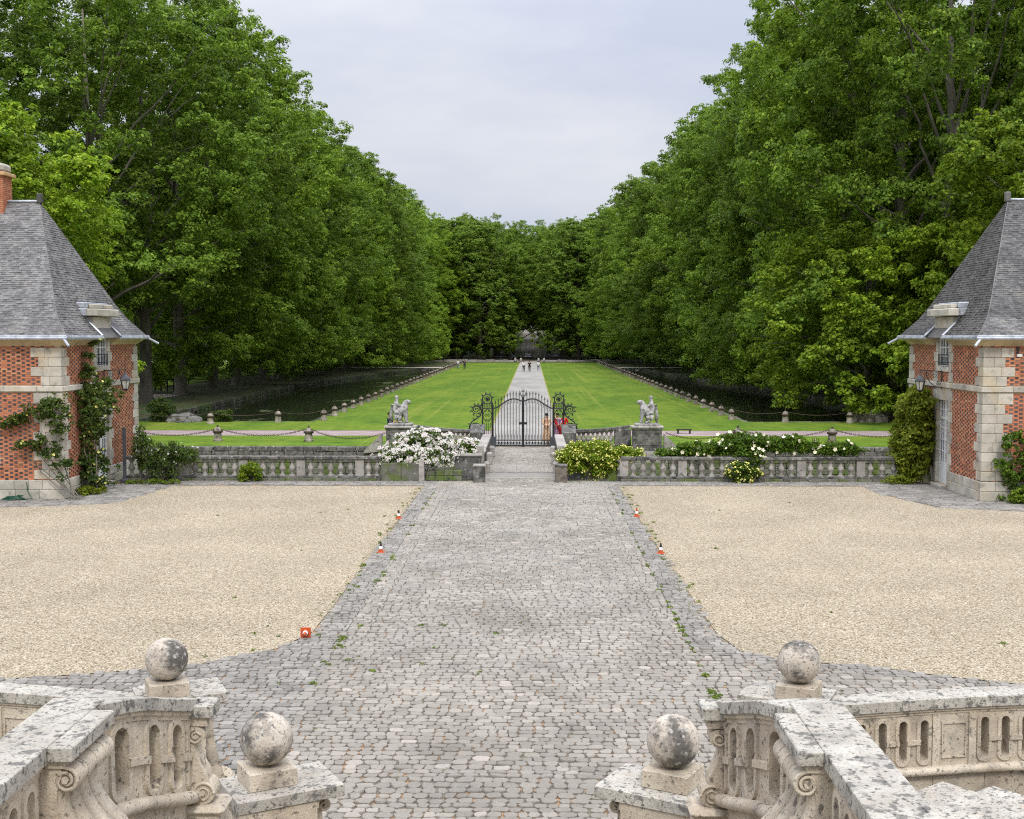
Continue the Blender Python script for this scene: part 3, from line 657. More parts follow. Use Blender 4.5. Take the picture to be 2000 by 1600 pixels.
for s, side in ((-1, 'left'), (1, 'right')):
    T = mir(s)
    pier(s, 1.81, 11.26, atan2(.49, -.87), 1.94, 11.25, 'stone pedestal with lichened ball nearer the camera at the foot of the %s parapet' % side)
    pier(s, 3.66, 14.24, atan2(.42, -.91), 3.755, 14.06, 'stone pedestal with ball at the end of the %s curved balustrade' % side)
    # upper parapet: level rail, drum-like ramp, big fluted console
    root = thing('staircase_parapet', 'thick lichened parapet of the staircase on the %s with oval openings and fluted console' % side, 'parapet', group='staircase parapets')
    for (ya, yb) in ((4.2, 5.55), (5.555, 7.09), (7.095, 7.86), (7.865, 8.12)):
        MB(T).cbox(2.355, 2.712, ya, yb, 3.19, 3.30, .005).build('rail_coping', M['stone_top'], root)
    MB(T).cbox(2.20, 2.354, 7.12, 7.87, 3.205, 3.299, .008).build('rail_coping', M['stone_top'], root)
    MB(T).cbox(2.26, 2.42, 7.16, 7.83, 3.15, 3.204, .005).build('console_abacus', M['stone'], root)
    rp_ = Path([(2.41, 4.2, 3.289), (2.41, 5.6, 3.289), (2.41, 7.12, 3.289)])
    # plain wall below the level rail, pierced near the console
    balu = thing('tmp', '', '') if 0 else None
    def fnr(root=root):
        balustrade_wall(root, rp_, -1, [(u, .11) for u in (1.27, 1.52, 1.77, 2.02, 2.27, 2.52, 2.77)], T, thick=.24, top=.10, body=.62, cop=False, base_drop=2.0)
    fnr()
    MB(T).cbox(2.43, 2.66, 7.0, 8.10, .3, 3.186, .005).build('wall_core', M['stone'], root)
    MB(T).cbox(2.42, 2.665, 4.2, 7.1, .3, .6, .005).build('wall_core', M['stone'], root)
    dp = Path([(2.375, 8.0, 3.30), (2.262, 8.45, 3.205), (2.185, 8.89, 3.065), (2.135, 9.2, 2.965), (2.115, 9.48, 2.885)])
    balustrade_wall(root, dp, -1, [(.27, .17), (.72, .17), (1.09, .15), (1.36, .085)], T, top=.10, body=.64, cw=.40, oh=.50, base_drop=1.6, coping_joints=(.02,))
    # big console: four flutes sweeping down and out
    def bigprof(k, off):
        P = []
        for t in np.linspace(0, 1, 15):
            x = 2.29 - .02 * t - .30 * t ** 1.6 + .085 * sin(pi * min(1, t * 1.5)) * (1 if t < .67 else 0); z = 3.12 - .78 * t
            P.append((x - off, z))
        return P
    for k in range(4):
        y0 = 7.19 + k * .155; mb = MB(T); ring = 8; vs = []; fs = []; P = bigprof(k, 0)
        for (x, z) in P:
            for a in np.linspace(-pi / 2, pi / 2, ring): vs.append((x - .045 * cos(a) + .0, y0 + .075 + .074 * sin(a), z))
            vs.append((2.50, y0 + .149, z)); vs.append((2.50, y0 + .001, z))
        q = ring + 2
        for i in range(len(P) - 1):
            for j in range(q): fs.append((i * q + j, i * q + (j + 1) % q, (i + 1) * q + (j + 1) % q, (i + 1) * q + j))
        fs.append(tuple(range(q))); mb.add(vs, fs); me = mb.mesh('console_flute', M['stone'], True); autosmooth(me, 50); link('console_flute', me, root)
        me = MB(T).tube([(2.265, y0 + .004, 3.075), (2.265, y0 + .15, 3.075)], .083, 16).mesh('console_roll', M['stone'], True); autosmooth(me, 50); link('console_roll', me, root)
    MB(T).tube(spiral(2.265, 3.075, .078, 2.0, 7.185, s * 0 + 1, pi / 2), [.015 * (1 - .4 * t) for t in np.linspace(0, 1, 40)], 6).build('volute', M['stone'], root, True)
    MB(T).tube([(2.265, 7.165, 3.075), (2.265, 7.2, 3.075)], .02, 8).build('volute_eye', M['stone'], root)
    # near cheek of the console: flat S-shaped slab
    P = bigprof(0, 0); n = len(P)
    mb = MB(T); pl = [(x - .01, z) for x, z in P] + [(2.46, P[-1][1]), (2.46, 3.15), (2.3, 3.15)]
    k = len(pl); mb.add([(x, 7.178, z) for x, z in pl] + [(x, 7.195, z) for x, z in pl], [tuple(range(k)), tuple(range(k, 2 * k))] + [(i, (i + 1) % k, k + (i + 1) % k, k + i) for i in range(k)]); mb.build('console_cheek', M['stone'], root)
    MB(T).cbox(1.9, 2.5, 7.12, 7.92, 2.2, 2.34, .02).cbox(1.95, 2.5, 7.16, 7.88, 1.2, 2.2, .02).build('console_base', M['stone'], root)
    # end scroll of the drum with its square cap
    MB(T).cbox(1.93, 2.12, 9.30, 9.55, 2.775, 2.878, .008).build('end_cap', M['stone_top'], root)
    MB(T).cbox(1.98, 2.12, 9.33, 9.53, 2.70, 2.774, .005).build('end_neck', M['stone'], root)
    pts, c1, c2 = scroll_profile(.62, .07, .095, .05, .10)
    prof = [(2.12 - x, z + 2.075) for x, z in pts]; k = len(prof)
    mb = MB(T); mb.add([(x, 9.32, z) for x, z in prof] + [(x, 9.5, z) for x, z in prof], [tuple(range(k)), tuple(range(k, 2 * k))] + [(i, (i + 1) % k, k + (i + 1) % k, k + i) for i in range(k)]); mb.build('scroll_console', M['stone'], root)
    for (c, r, a0) in ((c1, .062, pi / 2), (c2, .088, pi)):
        MB(T).tube(spiral(2.12 - c[0], c[1] + 2.075, r, 1.8, 9.315, -1, a0), [.013 * (1 - .4 * t) for t in np.linspace(0, 1, 40)], 6).build('volute', M['stone'], root, True)
        MB(T).tube([(2.12 - c[0], 9.30, c[1] + 2.075), (2.12 - c[0], 9.33, c[1] + 2.075)], r * .25, 8).build('volute_eye', M['stone'], root)
    me = MB(T).tube([(1.86, 9.27, 2.04), (1.86, 9.56, 2.04)], .04, 12).mesh('x', M['stone']); 
    MB(T).cbox(1.84, 2.2, 9.24, 9.58, 2.0, 2.075, .034).build('torus_moulding', M['stone'], root)
    MB(T).cbox(1.88, 2.2, 9.28, 9.56, .6, 1.998, .005).build('plinth_stone', M['stone'], root)
    # outer curved balustrade
    root = thing('curved_balustrade', 'curved stone balustrade running outwards behind the ball pedestal on the %s' % side, 'balustrade', group='curved balustrades of the lower flight')
    ap = Path([(4.08, 13.84, 1.5), (4.26, 13.90, 1.5), (5.41, 14.16, 1.5), (6.52, 14.34, 1.5), (8.0, 14.42, 1.5), (9.4, 14.36, 1.5)], 60)
    U = lambda x: float(np.interp(x, ap.p[:, 0], ap.u))
    balustrade_wall(root, ap, 1, [(U(x), .10) for x in (4.47, 4.73, 4.99, 5.26, 6.03, 6.29, 6.55, 6.81, 7.07)], T, thick=.24, top=.13, body=.70, panels=((U(5.64), .32),), through=True, cw=.37, oh=.50, base_drop=.8, coping_joints=(U(4.95), U(6.1), U(7.4)))
# steps
st = link('stone_staircase', None, kind='structure')
for k in range(15):
    MB().cbox(AX - 2.36, AX + 2.36, 11.3 - k * .34, 11.3 - k * .34 + .4 if k else 11.9, 0, .15 * (k + 1) - .002, .005).build('step', M['stone_top'], st)
MB().cbox(AX - 2.3, AX + 2.3, 3.0, 6.5, 0, 2.3, .02).build('landing', M['stone_top'], st)
for s in (-1, 1):
    for k in range(10):
        px, py = 5.40 + .36 * k, 13.84 - .56 * k; z = .60 + .165 * k
        a1 = (-.8, -.6); a2 = (.62, -.78); A = (px, py); B = (px + a1[0] * 2.7, py + a1[1] * 2.7); D = (px + a2[0] * 7, py + a2[1] * 7); Cc = (B[0] + a2[0] * 7, B[1] + a2[1] * 7)
        mb = MB(mir(s)); mb.prism([A, B, Cc, D], z - .165, z); mb.build('step', M['stone_top'], st)
    MB(mir(s)).cbox(2.67, 9.3, 4.0, 13.3, 0, .43, .02).build('landing', M['stone_top'], st)

# ------------------------------------------------------------------ brick pavilions
def slate_roof(T, root, mf, mh, X1, singles):
    Z = [5.74, 6.45, 7.02, 10.9]; IY = [-.36, .36, .90, 4.1]; IX = [-.36, .22, .52, 2.28]   # insets along y (front/back) and x (hip)
    yf, yb = 42.15, 50.35
    # base shell
    mb = MB(T); vs = []
    for z, iy, ix in zip(Z, IY, IX): vs += [(ix, yf + iy, z - .03), (X1, yf + iy, z - .03), (X1, yb - iy, z - .03), (ix, yb - iy, z - .03)]
    fs = [(i * 4 + j, i * 4 + (j + 1) % 4, i * 4 + 4 + (j + 1) % 4, i * 4 + 4 + j) for i in range(3) for j in range(4)] + [(12, 13, 14, 15)]
    mb.add(vs, fs); mb.build('roof_shell', mh, root)
    rows = []
    for i in range(3):
        for face in ('f', 'h', 'b'):
            d = IY if face != 'h' else IX
            Ls = math.hypot(Z[i + 1] - Z[i], d[i + 1] - d[i]); n = round(Ls / .10)
            for k in range(n): rows.append((face, i, k / n, (k + 1.25) / n))
    bins = {'f': MB(T), 'h': MB(T)}
    bb = MB(T)
    count = 0
    for face, i, t0, t1 in rows:
        lz = lambda t: Z[i] + (Z[i + 1] - Z[i]) * t; ly = lambda t: IY[i] + (IY[i + 1] - IY[i]) * t; lx = lambda t: IX[i] + (IX[i + 1] - IX[i]) * t
        z0, z1 = lz(t0), min(lz(t1), 10.9)
        if face == 'h': a0, b0 = yf + ly(t0), yb - ly(t0)
        else: a0, b0 = lx(t0), X1
        o_ = random.uniform(-.1, 0); u = a0 + o_
        while u < b0:
            w = random.uniform(.13, .19); ua, ub = max(u, a0) + .003, min(u + w, b0) - .003; u += w
            if ub - ua < .03: continue
            if face == 'h' and 45.2 < (ua + ub) / 2 < 47.3 and z0 < 7.0: continue
            lift = .018 + random.uniform(-.004, .012); dz = random.uniform(-.012, .008)
            sh = (lambda q, t: q) 
            if face == 'h':
                # keep inside the hip line at the top edge
                ta, tb = yf + ly(t1), yb - ly(t1); p = [(lx(t0) - lift, ua, z0 + dz), (lx(t0) - lift, ub, z0 + dz), (lx(t1), min(max(ub, ta), tb + .0), z1), (lx(t1), min(max(ua, ta), tb), z1)]; low = [(lx(t0), ua, z0 - .006), (lx(t0), ub, z0 - .006)]
            else:
                g_ = yf + ly(t0) if face == 'f' else yb - ly(t0); g1 = yf + ly(t1) if face == 'f' else yb - ly(t1); e = -lift if face == 'f' else lift
                xa = max(ua, lx(t1)); xb = max(ub, lx(t1))
                p = [(ua, g_ + e, z0 + dz), (ub, g_ + e, z0 + dz), (xb, g1, z1), (xa, g1, z1)]; low = [(ua, g_, z0 - .006), (ub, g_, z0 - .006)]
            vs = p + low; fs = [(0, 1, 2, 3), (4, 5, 1, 0), (4, 0, 3), (5, 1, 2)]
            if face == 'f' and i == 0 and count < singles and ua < 5:
                m1 = MB(T); m1.add(vs, fs); m1.build('slate', mf, root); count += 1
            elif face == 'b': bb.add(vs, fs)
            else: bins[face].add(vs, fs)
    bins['f'].build('front_slates', mf, root, kind='stuff'); bins['h'].build('side_slates', mh, root, kind='stuff'); bb.build('back_slates', mh, root, kind='stuff')
    # gutter with lead edge, ridge, hip rolls
    for nm, r, off, z in (('gutter', .065, -.42, 5.70),):
        seg = [[(X1, yf + off, z), (off, yf + off, z), (off, 45.25, z)], [(off, 47.25, z), (off, yb - off, z), (X1, yb - off, z)]]
        for p in seg: MB(T).tube(p, r, 8).build('gutter', M['lead'], root)
    for p in ([(X1, yf - .40, 5.78), (-.40, yf - .40, 5.78)], [(-.40, yf - .40, 5.78), (-.40, 45.22, 5.78)], [(-.40, 47.28, 5.78), (-.40, yb + .40, 5.78)]): MB(T).tube(p, .028, 6).build('gutter_lip', M['lead'], root)
    for sgn, y0 in ((1, yf), (-1, yb)):
        MB(T).tube([(IX[i], y0 + sgn * IY[i], Z[i] + .01) for i in range(4)], .017, 6).build('hip_roll', mf, root)
    MB(T).tube([(2.2, 46.25, 10.93), (X1, 46.25, 10.93)], .05, 8).build('ridge', M['lead'], root)
    MB(T).cbox(2.16, 2.36, 46.15, 46.35, 10.85, 11.22, .03).build('finial', M['slate'], root)
def pavilion(s, Xc, label, chimney):
    T = lambda x, y, z: (Xc + s * x, y, z)
    root = thing('brick_pavilion', label, 'pavilion', (Xc, 42.15, 0))
    # world-space helper: parts are built in world coordinates, so undo the root offset
    class R: pass
    X1 = 9.6; yf, yb = 42.15, 50.35
    oy0, oy1 = 45.62, 46.88
    w = MB(T)
    w.box(.008, X1, yf + .008, yf + .4, -3, 5.45); w.box(.008, X1, yb - .4, yb - .008, -3, 5.45); w.box(X1 - .3, X1, yf + .4, yb - .4, -3, 5.45)
    for (a, b, z0, z1) in ((yf + .4, oy0, -3, 5.45), (oy1, yb - .4, -3, 5.45), (oy0, oy1, -3, .12), (oy0, oy1, 3.32, 4.56)): w.box(.008, .4, a, b, z0, z1)
    w.box(.4, X1 - .3, yf + .4, yb - .4, 3.4, 3.6)
    wall = w.build('wall', M['mortar'], root)
    # bricks in Flemish bond: front (u = x), side (u = y)
    nS = 0; red = MB(T); dark = MB(T)
    rb = MB(); rb.box(0, .216, -.007, .02, 0, .061); RB = rb.mesh('brick', M['brick']); db = MB(); db.box(0, .102, -.006, .02, 0, .061); DB = db.mesh('brick', M['brick_dark'])
    for face in ('f', 's'):
        c = 0; z = .68
        L_ = 6.6 if face == 'f' else 8.2
        while z < 5.42:
            u = .0 - (c % 2) * .172 - (.344 if face == 's' else 0); k = 0
            while u < L_:
                hd = k % 2 == 1; wd = .104 if hd else .218; ua, ub = u, u + wd; u += wd + .011; k += 1
                if random.random() < .02: wd *= .97
                if ub < .28 or (face == 's' and ub > L_ - .2): continue
                if z < 4.02 and z + .062 > 3.80: continue
                if face == 's':
                    m_ = yf + (ua + ub) / 2
                    if oy0 - .3 < m_ < oy1 + .3 and not (3.4 < z < 3.8 or 4.02 < z < 4.5): continue
                    if oy0 - .3 > m_ + .0 > oy0 - .1: continue
                dk = hd and random.random() < .93
                j = random.uniform(-.0035, .0035)
                if face == 'f' and nS < 300 and ub < 3.0 and z > 2.2 and not (ua < .7):
                    o = link('brick', DB if dk and hd else RB, root); o.matrix_world = __import__('mathutils').Matrix.Identity(4)
                    o.location = ((s * ub) if s < 0 else ua, j, z); o.scale = ((ub - ua) / (.102 if (dk and hd) else .216), 1, 1)
                    nS += 1
                else:
                    mb = dark if dk else red
                    if face == 'f': mb.box(ua, ub, yf - .007 + j, yf + .02, z, z + .061)
                    else: mb.box(-.007 + j, .02, yf + ua, yf + ub, z, z + .061)
            z += .0735; c += 1
    red.build('red_brickwork', M['brick'], root, kind='stuff'); dark.build('dark_brickwork', M['brick_dark'], root, kind='stuff')
    # quoins at the near and far corner
    z = .70; k = 0
    while z < 5.3:
        h = .335
        if z < 3.8 < z + h + .1: h = 3.8 - z
        if 3.8 <= z < 4.02: z = 4.02; continue
        h = min(h, 5.42 - z)
        fx = (1.02 if k % 2 == 0 else .74) + random.uniform(-.05, .05); sx = (.50 if k % 2 == 0 else .72) + random.uniform(-.04, .04); sp = random.uniform(.38, .6)
        MB(T).cbox(-.035, fx * sp, yf - .035, yf + .3, z + .005, z + h - .005, .014).build('quoin_stone', M['quoin'], root)
        MB(T).cbox(fx * sp + .006, fx, yf - .033, yf + .1, z + .005, z + h - .005, .014).build('quoin_stone', M['quoin'], root)
        MB(T).cbox(-.033, .1, yf + .305, yf + sx, z + .005, z + h - .005, .014).build('quoin_stone', M['quoin'], root)
        MB(T).cbox(-.035, .5, yb - sx * .9, yb + .03, z + .005, z + h - .005, .014).build('quoin_stone', M['quoin'], root)
        z += h; k += 1
    # plinth stones, string course, cornice
    for row in range(2):
        u = -.06; 
        while u < 8:
            w_ = random.uniform(.5, .95); MB(T).cbox(u, u + w_ - .008, yf - .07 + row * .012, yf + .2, row * .34 + .002, row * .34 + .336, .015).build('plinth_stone', M['quoin'], root); u += w_
        u = .14
        while u < 8.2:
            w_ = random.uniform(.5, .9); 
            if not (oy0 - .15 < yf + u + w_ / 2 < oy1 + .15): MB(T).cbox(-.07 + row * .012, .2, yf + u, min(yf + u + w_ - .008, yb + .05), row * .34 + .002, row * .34 + .336, .015).build('plinth_stone', M['quoin'], root)
            u += w_
    u = -.09
    while u < 8: w_ = random.uniform(.9, 1.4); MB(T).cbox(u, u + w_ - .006, yf - .09, yf + .1, 3.81, 4.01, .02).build('string_course', M['quoin'], root); u += w_
    u = .1
    while u < 8.2: w_ = random.uniform(.9, 1.4); MB(T).cbox(-.09, .1, yf + u, min(yf + u + w_ - .006, yb + .09), 3.81, 4.01, .02).build('string_course', M['quoin'], root); u += w_
    cp = [(-.03, 5.43), (-.06, 5.47), (-.12, 5.52), (-.30, 5.64), (-.34, 5.70)]
    def cornice(pa, pb, nrm):
        mb = MB(T); vs = []
        for (px, py) in (pa, pb):
            for (o_, z) in cp: vs.append((px + nrm[0] * -o_, py + nrm[1] * -o_, z))
            vs.append((px - nrm[0] * .05, py - nrm[1] * .05, 5.70)); vs.append((px - nrm[0] * .05, py - nrm[1] * .05, 5.43))
        n = 7; mb.add(vs, [(i, (i + 1) % n, n + (i + 1) % n, n + i) for i in range(n)] + [tuple(range(n)), tuple(range(n, 2 * n))]); mb.build('cornice_stone', M['cornice'], root)
    cm = MB(T)
    x = -.30
    # mitred corner piece: full loft round the corner
    def loft(pts, endcap=True):
        vs = []; n = len(cp) + 2
        for (px, py, dx, dy) in pts:
            for (o_, z) in cp: vs.append((px + dx * -o_, py + dy * -o_, z))
            vs.append((px - dx * .04, py - dy * .04, 5.70)); vs.append((px - dx * .04, py - dy * .04, 5.43))
        fs = [(k * n + i, k * n + (i + 1) % n, (k + 1) * n + (i + 1) % n, (k + 1) * n + i) for k in range(len(pts) - 1) for i in range(n)] + [tuple(range(n)), tuple(range((len(pts) - 1) * n, len(pts) * n))]
        mb = MB(T); mb.add(vs, fs); mb.build('cornice_stone', M['cornice'], root)
    loft([(.9, yf, 0, -1), (0, yf, -1, -1), (0, yf + .8, -1, 0)])
    for a in np.arange(.906, 7.9, 1.1): loft([(a, yf, 0, -1), (a + 1.094, yf, 0, -1)])
    for a, b in ((yf + .806, yf + 2.0), (yf + 2.006, 45.3), (47.2, 48.4), (48.406, yb - .8)): loft([(0, a, -1, 0), (0, b, -1, 0)])
    loft([(0, yb - .794, -1, 0), (0, yb, -1, 1), (.9, yb, 0, 1)])
    # door bay: stone jambs, lintels, dormer
    z = .12; k = 0
    while z < 5.9:
        h = .40
        if 3.8 <= z + .01 < 4.02: z = 4.02; continue
        if z < 3.8 < z + h + .08: h = 3.8 - z
        if z >= 4.02: h = .38
        jw = (.24 if k % 2 else .44)
        for sg in (-1, 1):
            e = oy0 if sg < 0 else oy1
            a, b = (e - jw, e + .02) if sg < 0 else (e - .02, e + jw)
            MB(T).cbox(-.03, .38, a, b, z + .004, z + h - .004, .012).build('jamb_stone', M['quoin'], root)
        z += h; k += 1
    MB(T).cbox(-.032, .36, oy0 + .02, oy1 - .02, 3.32, 3.798, .012).build('lintel', M['quoin'], root)
    MB(T).cbox(-.05, .30, oy0 + .02, oy1 - .02, 4.42, 4.60, .012).build('window_sill', M['quoin'], root)
    MB(T).cbox(-.25, .30, oy0 - .0, oy1 + .0, -.02, .11, .012).build('door_step', M['quoin'], root)
    MB(T).cbox(-.06, .9, oy0 - .35, oy1 + .35, 6.02, 6.50, .02).build('dormer_head', M['quoin'], root)
    for (a, b, c, z0, z1, m) in ((-.28, .1, .62, 6.52, 6.80, 'quoin'), (-.12, .1, .40, 6.81, 6.98, 'quoin')): MB(T).cbox(a, b, oy0 - c, oy1 + c, z0, z1, .03).build('dormer_cornice', M[m], root)
    MB(T).cbox(.102, 1.35, oy0 - .60, oy1 + .60, 6.53, 6.82, .02).cbox(.102, 1.5, oy0 - .5, oy1 + .5, 6.821, 7.04, .03).build('dormer_lead', M['lead'], root)
    MB(T).cbox(.0, 1.0, oy0 - .28, oy0 - .05, 5.7, 6.018, .01).cbox(.0, 1.0, oy1 + .05, oy1 + .28, 5.7, 6.018, .01).build('dormer_cheek', M['slate_old'], root)
    for sg, e in ((-1, oy0 - .33), (1, oy1 + .33)): MB(T).tube([(-.42, e + sg * .05, 5.78), (.15, e, 6.35), (.45, e, 6.9)], .05, 6).build('flashing', M['lead'], root)
    # door and upper window
    dr = MB(T).box(0.150, 0.190, oy0 + .02, oy1 - .02, .12, 3.30).build('door', M['glass'], root)
    fr = MB(T)
    ym = (oy0 + oy1) / 2
    for y_ in (oy0 + .06, ym - .05, ym + .05, oy1 - .06): fr.box(0.100, 0.160, y_ - .035, y_ + .035, .12, 3.3)
    for y_ in ((oy0 + ym) / 2, (oy1 + ym) / 2): fr.box(0.110, 0.155, y_ - .014, y_ + .014, .9, 3.3)
    for z_ in (.14, .9, 1.35, 1.8, 2.25, 2.62, 2.95, 3.27): fr.box(0.106, 0.158, oy0 + .04, oy1 - .04, z_ - .02, z_ + .02)
    fr.box(0.105, 0.160, oy0 + .05, oy1 - .05, .12, .88); fr.box(0.090, 0.160, oy0 + .04, oy1 - .04, 2.58, 2.68)
    fr.build('door_frame', M['paint'], dr)
    wn = MB(T).box(0.090, 0.130, oy0 + .02, oy1 - .02, 4.60, 6.02).build('window', M['glass'], root)
    fr = MB(T)
    for y_ in (oy0 + .05, ym, oy1 - .05): fr.box(0.040, 0.100, y_ - .03, y_ + .03, 4.6, 6.0)
    for y_ in ((oy0 + ym) / 2, (oy1 + ym) / 2): fr.box(0.050, 0.095, y_ - .012, y_ + .012, 4.6, 6.0)
    for z_ in (4.64, 5.0, 5.34, 5.68, 5.98): fr.box(0.045, 0.098, oy0 + .04, oy1 - .04, z_ - .02, z_ + .02)
    fr.build('window_frame', M['paint'], wn)
    bal = MB(T)
    for z_ in (4.68, 4.76, 5.06): bal.tube([(-.02, oy0 + .05, z_), (-.02, oy1 - .05, z_)], .014, 5)
    for y_ in np.linspace(oy0 + .05, oy1 - .05, 8): bal.tube([(-.02, y_, 4.68), (-.02, y_, 5.06)], .011, 5)
    bal.build('window_railing', M['iron'], root)
    slate_roof(T, root, M['slate'], M['slate'] if s < 0 else M['slate_old'], X1, 300)
    for (a, b) in (((-.30, yf - .42, 5.68), (-.55, yf - .62, 5.42)), ((-.35, yb + .35, 5.7), (-.75, yb + .6, 5.45))): MB(T).tube([a, b], .05, 8).build('water_spout', M['lead'], root)
    if chimney:
        c = MB(T); rb = MB(T); cx0, cx1, cy0, cy1 = 3.50, 4.6, 45.85, 46.65
        c.box(cx0 + .01, cx1 - .01, cy0 + .01, cy1 - .01, 9.6, 12); ch = c.build('chimney', M['mortar'], root)
        z = 9.7; k = 0
        while z < 11.95:
            u = cx0 - (k % 2) * .11
            while u < cx1: rb.box(max(u, cx0), min(u + .2, cx1), cy0 - .006, cy0 + .05, z, z + .058); u += .212
            u = cy0 - (k % 2) * .11
            while u < cy1: rb.box(cx0 - .006, cx0 + .05, max(u, cy0), min(u + .2, cy1), z, z + .058); u += .212
            z += .072; k += 1
        rb.build('chimney_brickwork', M['brick'], ch, kind='stuff')
        MB(T).cbox(cx0 - .12, cx1 + .12, cy0 - .12, cy1 + .12, 11.86, 12.0, .02).build('chimney_cap', mat('orange_lichened_cap', (.55, .25, .05), (.5, .42, .3), 3.), ch)
        MB(T).cbox(cx0 - .02, cx1 + .02, cy0 - .02, cy1 + .02, 12.0, 12.35, .1).build('chimney_pot', M['quoin'], ch)
        MB(T).lathe([(.05, 0), (.05, .35), (.11, .36), (.11, .42), (.03, .46)], (2.95, 43.25, 7.35), 10).build('roof_vent', M['iron'], root)
        MB(T).cbox(2.22, 2.36, yf - .012, yf + .02, 1.25, 1.78, .004).build('slit_window', M['paint'], root); MB(T).box(2.26, 2.32, yf - .016, yf + .02, 1.3, 1.73).build('slit_pane', M['iron'], root)
    else:
        for x_ in (1.10, 1.62):
            MB(T).tube([(x_, yf - .02, 5.38), (x_, yf - .16, 5.36)], .02, 6).tube([(x_, yf - .16, 5.36), (x_ - .07, yf - .30, 5.28)], .055, 8).build('floodlight', M['iron'], root)
        MB(T).cbox(1.12, 1.30, yf - .05, yf + .01, 5.05, 5.15, .01).build('alarm_box', M['paint'], root)
    # undo root offset: parts were written in world coordinates
    for ch in root.children:
        if ch.name.split('.')[0] == 'brick': ch.location = (ch.location.x, ch.location.y, ch.location.z)
        else: ch.location = (-Xc, -42.15, 0)
    return root
pavilion(-1, -16.6, 'brick and stone pavilion on the left with steep slate roof, chimney and climbing rose', True)
pavilion(1, 15.75, 'brick and stone pavilion on the right with brown-slated hip roof and no chimney', False)

# lanterns on scrolled brackets
def lantern(x, y, z, s, label):
    r = thing('wall_lantern', label, 'lantern', (x, y, z), group='lanterns on the pavilion walls')
    Lb = .82
    mb = MB(lambda a, b, c: (s * a, b, c))
    mb.tube([(-Lb, 0, .42), (.05, 0, .46)], .018, 6); mb.tube([(-Lb, 0, .46), (-Lb, 0, -.25)], .02, 6)
    mb.tube([(-Lb, 0, -.2)] + [(-Lb + .6 * sin(t), 0, -.2 + .62 * (1 - cos(t))) for t in np.linspace(.2, pi / 2, 10)], .014, 6)
    mb.tube(spiral(-Lb + .25, .26, .13, 1.6, 0, 1, pi / 2), .011, 5); mb.tube(spiral(-Lb + .55, .33, .08, 1.5, 0, -1, pi / 2), .010, 5); mb.tube(spiral(-Lb + .12, -.02, .09, 1.4, 0, -1, 0), .010, 5)
    mb.tube([(0, 0, .45), (0, 0, .33)], .012, 5); mb.build('bracket', M['iron'], r)
    q = MB(); q.lathe([(.02, .34), (.05, .30), (.04, .27), (.10, .24), (.19, .12), (.21, .06), (.2, .04), (.0, .04)], seg=6); q.build('lamp_hood', M['steel'], r)
    q = MB(); q.lathe([(.17, .04), (.10, -.28)], seg=6); q.build('lamp_glass', M['lglass'], r)
    q = MB()
    for k in range(6): a = 2 * pi * k / 6; q.tube([(.185 * cos(a), .185 * sin(a), .05), (.11 * cos(a), .11 * sin(a), -.29)], .013, 5)
    q.lathe([(.125, -.28), (.125, -.31), (.04, -.36), (.0, -.37)], seg=6); q.build('lamp_frame', M['iron'], r)
lantern(-15.72, 46.3, 4.02, 1, 'black iron lantern hanging from a scrolled bracket on the left pavilion')
lantern(14.88, 46.3, 4.0, -1, 'black iron lantern hanging from a scrolled bracket on the right pavilion')
pp = thing('iron_post', 'slim dark grey post standing between the left pavilion and the shrub', 'post', (-15.95, 46.7, 0))
MB().cbox(-.055, .055, -.055, .055, .1, 2.2, .01).build('shaft', M['steel'], pp); MB().lathe([(.17, 0), (.17, .16), (.08, .2)], seg=14).build('foot', M['steel'], pp)
hs = MB(); pt = [(-17.85, 42.02, .62), (-17.8, 41.98, .3), (-17.6, 41.9, .05)]
for k in range(60): a = k * .45; pt.append((-18.2 + (.30 + .1 * sin(k)) * cos(a), 41.75 + .18 * sin(a), .03 + .0022 * k))
hs.tube(pt, .017, 6); o = hs.build('garden_hose', M['hose'], label='green garden hose coiled at the foot of the left pavilion wall', cat='hose')

# ------------------------------------------------------------------ moat: balustrades and retaining wall
bal_me = MB().lathe([(.125, 0), (.125, .055), (.065, .07), (.075, .10), (.06, .14), (.075, .18), (.125, .26), (.132, .31), (.11, .37), (.062, .47), (.052, .53), (.085, .55), (.085, .575), (.125, .60), (.125, .66)], seg=12, sq=0).mesh('baluster', M['stone_mid'], True); autosmooth(bal_me, 40)
def balustrade(x0, x1, pxs, label, skip=()):
    Y = 47.75; r = thing('moat_balustrade', label, 'balustrade', (0, Y, 0))
    u = x0
    while u < x1: w = min(random.uniform(1.6, 2.4), x1 - u); MB().cbox(u, u + w - .006, -.17, .17, .11, .20 - .0, .012).build('base_stone', M['stone_dark'], r); u += w
    u = x0
    while u < x1: w = min(random.uniform(.35, .8), x1 - u); MB().cbox(u, u + w - .012, -.24, .2, -.03, .108, .012).build('footing_stone', M['stone_moss'], r); u += w
    u = x0
    while u < x1: w = min(random.uniform(1.7, 2.6), x1 - u); MB().cbox(u, u + w - .006, -.20, .20, .862, .985, .018).build('coping_stone', M['stone_dark'], r); u += w
    MB().cbox(x0, x1, -.2, .2, -3.2, -.035, .01).build('retaining_wall', M['stone_moss'], r)
    for p in pxs: MB().cbox(p - .17, p + .17, -.14, .14, .201, .861, .008).build('pier', M['stone_mid'], r)
    ps = sorted(pxs)
    for a, b in zip([x0] + ps, ps + [x1]):
        g0 = a + (.17 if a in ps else 0); g1 = b - (.17 if b in ps else 0); n = max(1, round((g1 - g0) / .395))
        for k in range(n): link('baluster', bal_me, r, (g0 + (k + .5) * (g1 - g0) / n, 0, .201), random.uniform(0, 6))
pl = [X for X in (-13.85, -11.5, -9.2, -6.85)]
balustrade(-16.2, -6.0, pl, 'weathered stone balustrade along the moat left of the white rose bush')
